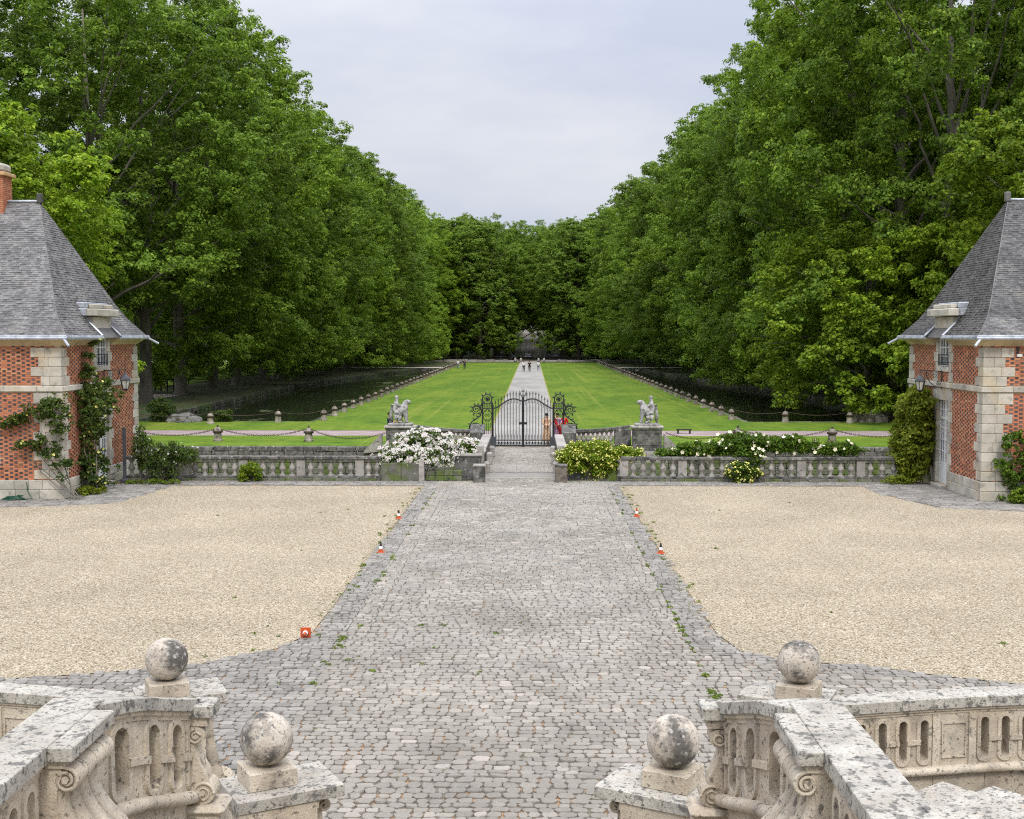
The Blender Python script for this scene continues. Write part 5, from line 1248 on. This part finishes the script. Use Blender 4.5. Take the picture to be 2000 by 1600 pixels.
for (a, b), nm in zip(zip(pr_, pr_[1:]), nmR): chain(a, b, 'rusty iron chain hanging ' + nm, GC, True)
for s_, nm, X, y0 in ((-1, 'left', -14.15, 81.6), (1, 'right', 13.75, 82.8)):
    fr_ = [(-26.0, 78.2), (-21.0, 78.2), (-16.9, 79.8)] if s_ < 0 else [(25.6, 78.6), (21.0, 82.0 - 2.4), (16.9, 80.2)]
    pos = fr_ + [(X, y0 + 4.5 * k) for k in range(38)]
    for i, (x, y) in enumerate(pos): bollard(x, y, 'small stone bollard on the %s canal edge, %s counted from the %s pavilion' % (nm, ordi(i), nm), G2, .98)
    for i, (a, b) in enumerate(zip(pos, pos[1:])): chain(a, b, 'thin chain of the %s canal edge, %s span counted from the %s pavilion' % (nm, ordi(i), nm), 'thin chains along the canals', False)

# ------------------------------------------------------------------ traffic cones
def cone(x, y, label, top, lying=False):
    r = thing('traffic_cone', label, 'traffic cone', (x, y, .01), random.uniform(-.2, .2), 'small traffic cones on the road edge'); r.scale = (.76, .76, .84)
    MB().cbox(-.13, .13, -.13, .13, 0, .025, .01).build('base', M['orange'], r); f = lambda z: .088 - .068 * (z - .025) / .31
    for z0, z1, m in ((.025, .12, 'orange'), (.12, .205, 'wplastic'), (.205, .335, top)): me = MB().lathe([(f(z0), z0), (f(z1), z1)], seg=18).mesh('x', M[m], True); autosmooth(me, 40); link('cone_band', me, r)
    if lying: r.rotation_euler = (radians(84), 0, radians(6)); r.location = (x, y, .13)
    return r
cone(-4.31, 22.62, 'orange and white traffic cone lying on its side at the gravel corner', 'orange', True)
cone(-4.02, 31.78, 'dark tipped traffic cone on the left road edge, nearer of the two standing there', 'dplastic')
cone(-4.19, 37.69, 'dark tipped traffic cone on the left road edge, farther of the two standing there', 'dplastic')
cone(3.37, 38.3, 'all orange and white traffic cone on the right gravel edge', 'orange')
cone(3.44, 31.75, 'dark topped red based traffic cone on the right gravel edge', 'dplastic')
# rounded rock mounds by the canals
for (x, y, w, h, lb, m) in ((-23.3, 80.0, 1.25, .62, 'pale lichened rocky mound at the canal edge left', 'stone_dark'), (22.6, 80.6, 1.2, .8, 'domed ochre stone at the canal edge right', 'bollard')):
    mb = MB(); mb.lathe([(w * cos(a), h * sin(a)) for a in np.linspace(0, 1.5, 9)], seg=16)
    mb.v = [(a * (1 + .14 * sin(7 * b + 3 * c)), b * (1 + .14 * sin(5 * a + 4 * c)) * .6, c * (1 + .12 * sin(6 * a))) for a, b, c in mb.v]
    o = mb.build('rock_mound', M[m], label=lb, cat='rock'); o.location = (x, y, 0)

# ------------------------------------------------------------------ shrubs and climbers
def stems(n, base, spread, tops, r0=.02, seed=0):
    mb = MB()
    for k in range(n):
        b = np.array(base) + np.array((random.uniform(-1, 1) * spread[0], random.uniform(-1, 1) * spread[1], 0)); t = tops[random.randrange(len(tops))]
        m = (b * .5 + np.array(t) * .5) + np.array([random.gauss(0, .12) for _ in range(3)]); mb.tube([tuple(b), tuple(m), tuple(t)], [r0, r0 * .7, r0 * .35], 5)
    return mb
def flowers(V_c, size, petals=5, out=None, jitter=.5):
    """small blossoms of folded petals: quads"""
    n = len(V_c); nn = unit(out + rng.normal(0, jitter, (n, 3))); a = unit(np.cross(nn, rng.normal(0, 1, (n, 3)))); b = np.cross(nn, a); s = (size * rng.uniform(.7, 1.3, n))[:, None]
    Vs = []
    for k in range(petals):
        w = 2 * pi * k / petals; d = a * cos(w) + b * sin(w); e = -a * sin(w) + b * cos(w)
        V = np.empty((n, 4, 3)); V[:, 0] = V_c; V[:, 1] = V_c + (d * .6 + e * .4) * s + nn * s * .15; V[:, 2] = V_c + d * s + nn * s * .3; V[:, 3] = V_c + (d * .6 - e * .4) * s + nn * s * .15; Vs.append(V)
    return np.concatenate(Vs)
def shrub(name, label, cat, boxes, per, size, lm, cl=.22, fl=None, stems_n=10, density=1., ground=None):
    """boxes: list of ellipsoids (cx,cy,cz,rx,ry,rz,n clumps)"""
    cs = []; outs = []
    for (cx, cy, cz, rx, ry, rz, n) in boxes:
        d = unit(rng.normal(0, 1, (n, 3))); r = rng.random(n) ** .4; cs.append(np.array((cx, cy, cz)) + d * r[:, None] * np.array((rx, ry, rz))); outs.append(d)
    cs = np.concatenate(cs); outs = np.concatenate(outs); c0 = cs.mean(0); z0 = 0
    root = thing(name, label, cat, (float(c0[0]), float(c0[1]), 0)); off = np.array((c0[0], c0[1], 0))
    keep = cs[:, 2] > .03; cs = cs[keep]; outs = outs[keep]
    V = puffs(cs, rng.uniform(.7, 1.3, len(cs)) * cl, per, size, flat=.8, up=.4) - off
    V[..., 2] = np.maximum(V[..., 2], .012 + rng.random(V.shape[:2]) * .02)
    quads('foliage', V, M[lm], root)
    tops = [tuple(c - off) for c in cs[::max(1, len(cs) // 25)]]
    b = ground or (c0[0], c0[1], 0)
    stems(stems_n, (b[0] - off[0], b[1] - off[1], b[2]), (boxes[0][3] * .4, boxes[0][4] * .3), tops, .018).build('stems', M['bark'], root, True)
    if fl:
        pm_, fn_, fs_, jit = fl
        i = rng.integers(0, len(cs), fn_); P = cs[i] + unit(outs[i] + rng.normal(0, .5, (fn_, 3)) + np.array((0, -.6, .45))) * cl * 1.05
        quads('blossoms', flowers(P - off, fs_, 5, outs[i] + np.array((0, -.9, .6))), M[pm_], root, kind='stuff')
    return root
shrub('rose_bush', 'large bush covered in small white roses left of the bridge', 'rose bush',
      [(-4.4, 49.0, 1.25, 1.5, .8, .62, 230), (-5.35, 48.2, .85, 1.0, .55, .55, 120), (-3.0, 48.9, 1.1, 1.0, .55, .42, 90), (-4.2, 48.1, .85, 1.1, .4, .35, 60)], 26, .085, 'leaf_rose', .19, ('petal_w', 9500, .034, .6), 14)
shrub('flowering_shrub', 'rounded shrub with yellow blossom right of the bridge', 'shrub',
      [(2.55, 48.4, .78, 1.35, .8, .78, 300), (3.75, 48.1, 1.0, .75, .4, .3, 50), (1.7, 48.2, .85, .65, .6, .55, 70)], 40, .085, 'leaf_yellow', .19, ('petal_y', 1100, .03, .5), 14)
shrub('rose_hedge', 'long hedge of cream climbing roses spread over the right balustrade', 'rose bush',
      [(6.6, 48.0, 1.18, 1.5, .35, .34, 110), (8.3, 48.1, 1.45, 1.4, .45, .42, 150), (10.2, 48.0, 1.45, 1.4, .42, .40, 150), (12.1, 48.0, 1.25, 1.3, .35, .30, 100), (5.4, 48.0, 1.05, .5, .25, .2, 22), (8.6, 47.75, .9, .6, .3, .5, 70)], 36, .085, 'leaf_rose', .17, ('petal_c', 120, .075, .5), 10, ground=(8.4, 47.5, 0))
shrub('flowering_shrub', 'small round bush with tiny yellow flowers at the foot of the right balustrade', 'shrub', [(8.35, 47.3, .38, .68, .38, .42, 90)], 38, .07, 'leaf_rose', .14, ('petal_y', 190, .035, .5), 6)
shrub('small_shrub', 'small yellow green shrub at the foot of the left balustrade', 'shrub', [(-11.2, 47.3, .35, .48, .3, .42, 55)], 34, .08, 'leaf_yellow', .14, None, 5)
shrub('rose_shrub', 'loose dark shrub between the iron post and the left balustrade', 'shrub',
      [(-14.6, 47.2, .9, .9, .6, .85, 110), (-15.5, 47.4, 1.35, .35, .5, .9, 60), (-13.7, 47.1, 1.05, .6, .35, .35, 40)], 26, .085, 'leaf_dark', .19, ('petal_w', 26, .045, .5), 14)
shrub('ground_plant', 'low strip of green ground plants below the shrub by the left balustrade', 'plant', [(-14.7, 46.5, .06, 1.2, .25, .1, 50)], 26, .07, 'leaf_weed', .11, None, 3)
shrub('ground_plant', 'low plants at the foot of the creeper beside the right pavilion', 'plant', [(14.4, 46.9, .12, .7, .3, .2, 50)], 26, .07, 'leaf_ivy', .13, None, 3)
shrub('round_bush', 'clipped round bush standing near the left canal behind the pavilion', 'bush', [(-24.8, 80.3, .75, .95, .95, .85, 160)], 40, .09, 'leaf_dark', .18, None, 4)
shrub('round_bush', 'small dark bush behind a bollard at the left canal edge', 'bush', [(-20.7, 80.2, .4, .75, .5, .5, 70)], 36, .09, 'leaf_dark', .16, None, 4)
# creeper wall beside the right pavilion
shrub('wall_creeper', 'dense yellow green creeper covering the far half of the right pavilion wall', 'creeper',
      [(15.25, 48.2, 2.0, .55, 1.7, 1.75, 330), (14.95, 47.6, 1.1, .6, 1.0, 1.2, 170), (15.2, 47.2, 3.1, .4, .8, .75, 90)], 44, .12, 'leaf_ivy', .24, None, 8, ground=(15.3, 47.8, 0))
# climbing rose on the left pavilion
def climber(name, label, pts, rad, per, size, lm, nfl, pm_, base, stemsz=.03):
    cs = []; rs = []
    for (x, y, z), r, n in zip(pts, rad, [int(60 * q ** 1.3) + 3 for q in rad]):
        for k in range(n): cs.append((x + random.gauss(0, .55 * r), y + random.gauss(0, .14), z + random.gauss(0, .55 * r)))
    cs = np.array(cs); off = np.array((base[0], base[1], 0)); root = thing(name, label, 'climbing rose', (base[0], base[1], 0))
    V = puffs(cs, rng.uniform(.10, .2, len(cs)), per, size, up=.3) - off; V[..., 2] = np.maximum(V[..., 2], .02); quads('foliage', V, M[lm], root)
    mb = MB()
    for k, p in enumerate(pts[::2]):
        b = (random.uniform(-.25, .25), random.uniform(-.1, .1), 0); q = tuple(np.array(p) - off); m = (b[0] * .4 + q[0] * .6 + random.gauss(0, .12), b[1] * .5 + q[1] * .5, q[2] * .5)
        mb.tube([b, m, q], [stemsz, stemsz * .7, stemsz * .3], 5)
    mb.build('stems', M['bark'], root, True)
    if nfl: i = rng.integers(0, len(cs), nfl); quads('blossoms', flowers(cs[i] - off + np.array((.08, -.14, .05)), .055, 5, np.tile(np.array((.4, -1, .3)), (nfl, 1))), M[pm_], root, kind='stuff')
cx = -16.35
climber('climbing_rose', 'tall dark climbing rose trained up the side wall of the left pavilion',
        [(cx, 43.6, .5), (cx, 43.9, .9), (cx, 44.3, 1.1), (cx, 43.9, 1.6), (cx, 43.8, 2.2), (cx, 44.2, 2.7), (cx - .02, 43.6, 3.1), (cx, 44.4, 3.4), (cx, 44.9, 3.7), (cx, 45.4, 3.9), (cx, 44.0, 3.9), (cx, 44.1, 4.4), (cx, 44.3, 5.0), (cx, 44.8, 5.5), (cx, 45.0, 3.0), (cx, 46.2, 3.3), (cx, 44.9, 2.3), (cx, 45.0, .9), (cx, 44.4, .5)],
        [.5, .45, .45, .42, .5, .6, .62, .62, .5, .42, .5, .25, .16, .13, .5, .3, .4, .45, .5], 24, .10, 'leaf_dark', 60, 'petal_y', (cx + .15, 43.9, 0))
climber('climbing_rose', 'climbing rose branches spreading across the front corner of the left pavilion',
        [(-16.9, 41.9, 3.35), (-17.3, 41.9, 3.2), (-17.7, 41.9, 2.95), (-18.1, 41.9, 2.75), (-18.5, 41.9, 2.7), (-16.6, 41.9, 2.6), (-17.6, 41.9, 1.95), (-17.2, 41.9, 2.1), (-18.0, 41.9, 1.95), (-16.9, 41.9, 1.75), (-16.45, 41.9, 1.2), (-16.7, 41.9, 3.2)],
        [.3, .28, .3, .2, .22, .35, .2, .18, .2, .28, .3, .4], 22, .095, 'leaf_dark', 8, 'petal_y', (-16.1, 41.95, 0), .02)
climber('climbing_rose', 'green climbing plant on the front wall of the right pavilion',
        [(16.6, 41.9, 2.0), (17.1, 41.9, 2.2), (17.5, 41.9, 1.7), (16.4, 41.9, 1.2), (16.7, 41.9, .9), (17.2, 41.9, 1.0), (17.6, 41.9, .6), (16.9, 41.8, .4), (17.5, 41.7, .3), (18.2, 41.8, .8)],
        [.3, .28, .35, .28, .3, .35, .4, .35, .4, .4], 24, .10, 'leaf_rose', 0, None, (17.0, 41.85, 0), .018)
shrub('ground_plant', 'bright green plants at the foot of the right pavilion front wall', 'plant', [(17.4, 41.55, .22, 1.0, .3, .3, 90)], 30, .09, 'leaf_weed', .15, None, 4)
shrub('ground_plant', 'yellowing low plants round the foot of the climbing rose', 'plant', [(-16.1, 43.6, .1, .45, .9, .16, 60)], 28, .08, 'leaf_ivy', .12, None, 3)

# ------------------------------------------------------------------ trees
def crown_mesh(name, Ht, R, seed, lm, nclump=300, per=200, leaf=.30, zb=2.2, prof=None, lob=9, clr=1.55, droop=0.):
    global rng
    rng = np.random.default_rng(seed); ts = prof or [(0, .62), (.05, .86), (.14, .98), (.35, 1.0), (.55, .97), (.75, .86), (.88, .70), (.96, .46), (1, .15)]
    tx, ty = zip(*ts); n = nclump
    h = zb + (Ht - zb) * rng.random(n * 3) ** .92; az = rng.random(n * 3) * 2 * pi; t = (h - zb) / (Ht - zb)
    # big boughs: lobes push the outline in and out
    ph = rng.random(lob) * 2 * pi; hz = rng.random(lob); am = rng.uniform(.10, .26, lob); k = rng.integers(2, 5, lob)
    mod = 1 + sum(am[i] * np.sin(k[i] * az + ph[i]) * np.cos(6.5 * (t - hz[i])) for i in range(lob)) * .55
    rr = np.interp(t, tx, ty) * R * mod; frac = np.where(rng.random(n * 3) < .78, rng.uniform(.74, 1.05, n * 3), rng.uniform(.2, .8, n * 3))
    C = np.stack([np.cos(az) * rr * frac, np.sin(az) * rr * frac, h - droop * frac ** 2], 1)
    w = rng.random(n * 3) < np.clip(rr / R, .2, 1); C = C[w][:n]
    rs = rng.uniform(.6, 1.35, len(C)) * clr
    # each clump = several sprays
    idx = np.repeat(np.arange(len(C)), 11); d = unit(rng.normal(0, 1, (len(idx), 3))); d[:, 2] *= .75
    outw = C.copy(); outw[:, 2] = 0; outw = unit(outw)[idx]
    SC = C[idx] + d * rs[idx][:, None] * rng.random((len(idx), 1)) ** .45 + outw * rs[idx][:, None] * .25; SR = rs[idx] * rng.uniform(.20, .42, len(idx))
    cnt = np.maximum(4, (per / 11 * (SR / SR.mean()) ** 1.7).astype(int)); ii = np.repeat(np.arange(len(SC)), cnt); m = len(ii)
    d2 = unit(rng.normal(0, 1, (m, 3))); d2[:, 2] = np.where(rng.random(m) < .6, np.abs(d2[:, 2]), d2[:, 2])
    P = SC[ii] + d2 * (rng.random(m) ** .4)[:, None] * SR[ii][:, None] * np.array((1.05, 1.05, .75))
    P[:, 2] -= .10 * ((P[:, :2] - SC[ii][:, :2]) ** 2).sum(1) / (SR[ii] + .2)
    ow = P.copy(); ow[:, 2] = 0; nr = d2 * .8 + unit(ow) * .35 + np.array((0, 0, .75)); ok = P[:, 2] > .6
    V = leaves(P[ok], nr[ok], leaf, .45, .7)
    return quads(name, V, lm, meshonly=True), C
def trunk_mesh(name, C, Ht, r0, seed, zfork=6., m='bark'):
    random.seed(seed); mb = MB(); top = Ht * .82
    P = [(0, 0, -.1), (.02, 0, .4), (.06, .03, 2.5), (.1, .1, zfork), (.25, .0, Ht * .45), (.1, .3, top)]; mb.tube(P, [r0 * 1.5, r0 * 1.08, r0, r0 * .86, r0 * .55, r0 * .12], 10)
    order = sorted(range(len(C)), key=lambda i: random.random())[:26]
    for i in order:
        c = C[i]; zs = min(max(zfork * .6, c[2] * random.uniform(.45, .7)), Ht * .7); s = np.array((.1, .05, zs)); v = c - s
        mid = s + v * .5 + np.array((0, 0, random.uniform(.2, .9) * 1.2)); q = s + v * .8 + np.array((random.gauss(0, .4), random.gauss(0, .4), random.uniform(0, .8)))
        rr = r0 * .34 * (1 - zs / Ht * .6); n_ = 8; pts = [tuple(s)]; rad = [rr]; w_ = np.zeros(3)
        for q_ in range(1, n_ + 1):
            t_ = q_ / n_; w_ = w_ + np.array((random.gauss(0, .22), random.gauss(0, .22), random.gauss(0, .16))); pts.append(tuple(s + v * t_ + np.array((0, 0, 1.6 * sin(pi * t_))) * (.3 + .1 * r0) + w_ * sin(pi * min(t_, .9)))); rad.append(rr * (1 - .88 * t_))
        mb.tube(pts, rad, 6)
    return mb.mesh(name, M[m], True)
def proto(tag_, Ht, R, seed, lm, r0=.55, zfork=7., **kw):
    cm_, C = crown_mesh('crown', Ht, R, seed, lm, **kw); return dict(c=cm_, t=trunk_mesh('trunk', C, Ht, r0, seed, zfork), Ht=Ht, R=R)
PR = {
    'a': proto('a', 36, 12.5, 21, LM[0], nclump=400, per=430, leaf=.215, zb=.9),
    'b': proto('b', 36, 12.5, 22, LM[1], nclump=400, per=430, leaf=.215, zb=1.4),
    'c': proto('c', 35, 12.0, 23, leafmat('plane_leaves_light', (.13, .22, .017), (.195, .31, .022), (.37, .48, .04)), nclump=390, per=430, leaf=.215, zb=.7),
    'open': proto('o', 36, 11.5, 24, LM[1], nclump=300, per=380, leaf=.22, zb=7.5, clr=1.6),
    'semi': proto('s', 36, 12.0, 31, LM[0], nclump=380, per=400, leaf=.22, zb=1.9, clr=1.5),
    'far': proto('f', 34, 10.5, 25, LM[3], nclump=460, per=250, leaf=.29, zb=.8, clr=1.4),
    'far2': proto('g', 34, 10.5, 26, LM[1], nclump=460, per=250, leaf=.29, zb=1.5, clr=1.4),
    'young': proto('y', 19, 7.0, 27, LM[2], r0=.3, zfork=3., nclump=250, per=260, leaf=.22, zb=1.2, clr=1.1),
    'bulge': proto('z', 12.5, 6.6, 28, LM[2], r0=.3, zfork=2.5, nclump=220, per=260, leaf=.20, zb=.9, clr=1.05, droop=1.),
}
random.seed(99)
def tree(kind, x, y, label, group, sc=1., rot=None, sz=None):
    p = PR[kind]; r = thing('plane_tree', label, 'tree', (x, y, 0), random.uniform(0, 6.28) if rot is None else rot, group)
    r.scale = (sc, sc, sz or sc); link('crown', p['c'], r); link('trunk', p['t'], r); return r
# left avenue row along the canal: (x, y)
GT = {'L': 'plane trees of the left canal row', 'R': 'plane trees of the right canal row', 'L2': 'plane trees behind the left row', 'R2': 'plane trees behind the right row', 'F': 'plane trees closing the far end'}
yy = 94.; k = 0
Lk = ['open', 'b', 'a', 'c']
while y and yy < 268:
    x = -34.3 + (.0 if yy < 170 else (yy - 170) * .05) + random.uniform(-.6, .6)
    tree('open' if k < 2 else 'semi' if k < 5 else random.choice('abc'), x, yy, 'huge plane tree of the left canal row, %s from the near end' % ordi(k), GT['L'], random.uniform(.97, 1.04), sz=random.uniform(.96, 1.02) * (1.08 if yy < 125 else 1)); yy += 11.5; k += 1
yy = 88.; k = 0
while yy < 268:
    x = 30.5 - (.0 if yy < 150 else (yy - 150) * .05) + random.uniform(-.6, .6)
    tree(random.choice('abc'), x, yy, 'huge plane tree of the right canal row, %s from the near end' % ordi(k), GT['R'], random.uniform(1.0, 1.07), sz=random.uniform(.98, 1.04) * (1.22 if yy < 115 else 1.08 if yy < 150 else 1)); yy += 11.5; k += 1
for s_, gk, nm in ((-1, 'L2', 'left'), (1, 'R2', 'right')):
    for k, (x, yy) in enumerate([(47, 96), (52, 108), (47, 122), (50, 136), (60, 100), (48, 152), (48, 170), (47, 190), (46, 210), (44, 232), (43, 250)]):
        if s_ < 0 and (104 < yy < 160): continue
        tree('open' if s_ < 0 else random.choice('abc'), s_ * x, yy, 'tall plane tree in the second row on the %s, %s from the near end' % (nm, ordi(k)), GT[gk], 1.04)
tree('young', -31.5, 70, 'young plane tree with bright leaves rising behind the left pavilion roof', 'younger plane trees by the pavilions', 1.0)
tree('young', -37.5, 74, 'younger plane tree at the left edge of the picture above the pavilion', 'younger plane trees by the pavilions', 1.1)
tree('young', 31.5, 69, 'yellow green plane tree rising beside the right pavilion roof', 'younger plane trees by the pavilions', 1.05)
tree('young', 39, 74, 'yellow green plane tree at the upper right edge of the picture', 'younger plane trees by the pavilions', 1.3)
tree('bulge', 24.2, 87.5, 'low spreading bright green plane bough mass hanging over the right canal', 'younger plane trees by the pavilions', 1.12)
tree('bulge', 29.0, 80, 'low bright plane tree just behind the right pavilion', 'younger plane trees by the pavilions', 1.1)
# trees that close the view
k = 0; FK = {}
for (x, y) in [(-11.8, 277), (11.0, 277), (-17, 283), (16, 283), (-22, 279), (20, 279), (-34, 275), (32, 275), (-46, 280), (45, 280), (-10.5, 294), (9.8, 294), (-19, 296), (17.5, 296), (-31, 296), (30, 296), (-44, 300), (43, 300),
               (-9.6, 312), (8.8, 312), (-9.4, 332), (8.6, 332), (-22, 318), (20, 318), (-9, 355), (8.4, 355), (-26, 345), (24, 345), (-10, 385), (9.4, 385), (-12, 420), (11, 420), (-14, 455), (12, 455), (-4.9, 300), (4.6, 305), (-5.6, 350), (5.0, 362), (-6, 402), (5.4, 412), (-38, 330), (38, 330), (-58, 300), (58, 300), (-1.0, 505), (-75, 290), (-95, 300), (-118, 295), (-140, 310), (-165, 300), (-72, 235), (-88, 250), (-105, 330), (-150, 335)]:
    z = 0 if y < 330 else (y - 330) / 190 * 9
    sd_ = 'left' if x < -.3 else 'right'; FK[sd_] = FK.get(sd_, -1) + 1
    t = tree('open' if abs(x) < 12 and y > 285 else random.choice(('far', 'far2')), x + random.uniform(-.5, .5), y, 'plane tree beyond the far wall, %s from the lawn among those %s of the track' % (ordi(FK[sd_]), sd_), GT['F'], random.uniform(.92, .99)); t.location.z = z; k += 1

# ------------------------------------------------------------------ far things: fence, low walls, cars, meadow rails
def rail_fence(p0, p1, h, n, rails, label, group, m='timber'):
    r = thing('rail_fence', label, 'fence', (p0[0], p0[1], 0), atan2(p1[1] - p0[1], p1[0] - p0[0]), group); L_ = math.hypot(p1[0] - p0[0], p1[1] - p0[1])
    for k in range(n + 1): MB().cbox(L_ * k / n - .06, L_ * k / n + .06, -.06, .06, 0, h, .01).build('post', M[m], r)
    for z in rails: MB().cbox(0, L_, -.04, -.0, z - .06, z + .06, .01).build('rail', M[m], r)
rail_fence((-50, 124), (-35.8, 124), 1.35, 22, (.55, 1.2), 'dark two rail fence beyond the trunks at the left', 'rail fences')
rail_fence((-62, 142), (-38, 142), 1.2, 9, (.6, 1.1), 'thin grey fence across the bright meadow at the left', 'rail fences')
rail_fence((-40, 273.5), (-4.6, 273.5), 1.1, 15, (.5, .95), 'timber rail fence at the far road, left of the path', 'rail fences', 'timber')
rail_fence((4.0, 273.5), (40, 273.5), 1.1, 15, (.5, .95), 'timber rail fence at the far road, right of the path', 'rail fences', 'timber')
for (a, b, nm) in ((-40, -2.9, 'left'), (2.1, 40, 'right')):
    r = thing('far_wall', 'low pale stone wall at the far end of the lawn, %s of the path' % nm, 'wall', (0, 260.5, 0)); u = a; 
    while u < b: w = min(random.uniform(1.2, 2.4), b - u); MB().cbox(u, u + w - .04, -.25, .25, -.05, random.uniform(.42, .62), .05).build('wall_stone', M['stone_mid'], r); u += w
for x in (-2.3, 1.5, -3.5, 2.7):
    r = thing('stone_post', 'short stone post at the far end of the lawn path, %s, %s' % ('left' if x < 0 else 'right', 'nearer the path' if x in (-2.3, 1.5) else 'farther out'), 'post', (x, 259, 0), group='stone posts at the end of the path'); MB().lathe([(.3, 0), (.28, .5), (.2, .8), (.05, .95)], seg=10).build('shaft', M['stone_mid'], r, True)
def car(x, y, rot, paint, label):
    r = thing('parked_car', label, 'car', (x, y, .02), rot, 'cars parked under the far trees')
    prof = [(-2.1, .35), (-2.15, .62), (-1.95, .86), (-1.0, .96), (-.45, 1.38), (.9, 1.42), (1.55, 1.02), (2.05, .92), (2.12, .55), (2.05, .33)]
    def body(pr, w0, w1, nm, m, zt=1.0):
        mb = MB(); k = len(pr); ww = [w0 if z < zt else w1 for _, z in pr]; mb.add([(a, -w, z) for (a, z), w in zip(pr, ww)] + [(a, w, z) for (a, z), w in zip(pr, ww)], [tuple(range(k)), tuple(range(k, 2 * k))] + [(i, (i + 1) % k, k + (i + 1) % k, k + i) for i in range(k)]); mb.build(nm, m, r)
    body(prof, .88, .70, 'body', M[paint]); 
    body([(-.95, .985), (-.45, 1.34), (.85, 1.37), (1.45, 1.0)], .83, .72, 'side_window', M['glass'], 1.1)
    MB().add([(-1.02, -.66, .99), (-1.02, .66, .99), (-.47, .6, 1.37), (-.47, -.6, 1.37)], [(0, 1, 2, 3)])
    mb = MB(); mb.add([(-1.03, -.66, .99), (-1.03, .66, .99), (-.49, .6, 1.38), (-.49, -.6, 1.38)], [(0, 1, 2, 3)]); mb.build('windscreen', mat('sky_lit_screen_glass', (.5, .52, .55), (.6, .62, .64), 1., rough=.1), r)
    for a in (-1.35, 1.3):
        for w in (-.86, .86): MB().tube([(a, w - .1, .33), (a, w + .1, .33)], .33, 12).build('wheel', M['dplastic'], r)
    for w in (-.6, .6): MB().cbox(-2.17, -2.1, w - .16, w + .16, .6, .74, .02).build('headlight', M['wplastic'], r)
car(-5.6, 284, radians(8), 'car_b', 'dark green car parked sideways under the far trees left of the track')
car(-.9, 290, radians(90), 'car_a', 'dark car seen head on in the middle of the far track')
car(5.8, 283, radians(-10), 'car_a', 'black car parked sideways under the far trees right of the track')
car(4.6, 288, radians(20), 'car_c', 'grey car parked behind the black car right of the track')
car(-7.5, 291, radians(-5), 'car_a', 'dark car half hidden behind the green car at the far trees')
# a bench like dark object on the pink path
r = thing('path_bench', 'low dark bench at the edge of the pink path right of the statue', 'bench', (9.0, 71.0, 0)); MB().cbox(-.45, .45, -.15, .15, .22, .28, .01).build('seat', M['timber'], r)
for x in (-.35, .35): MB().cbox(x - .04, x + .04, -.13, .13, 0, .218, .01).build('leg', M['timber'], r)
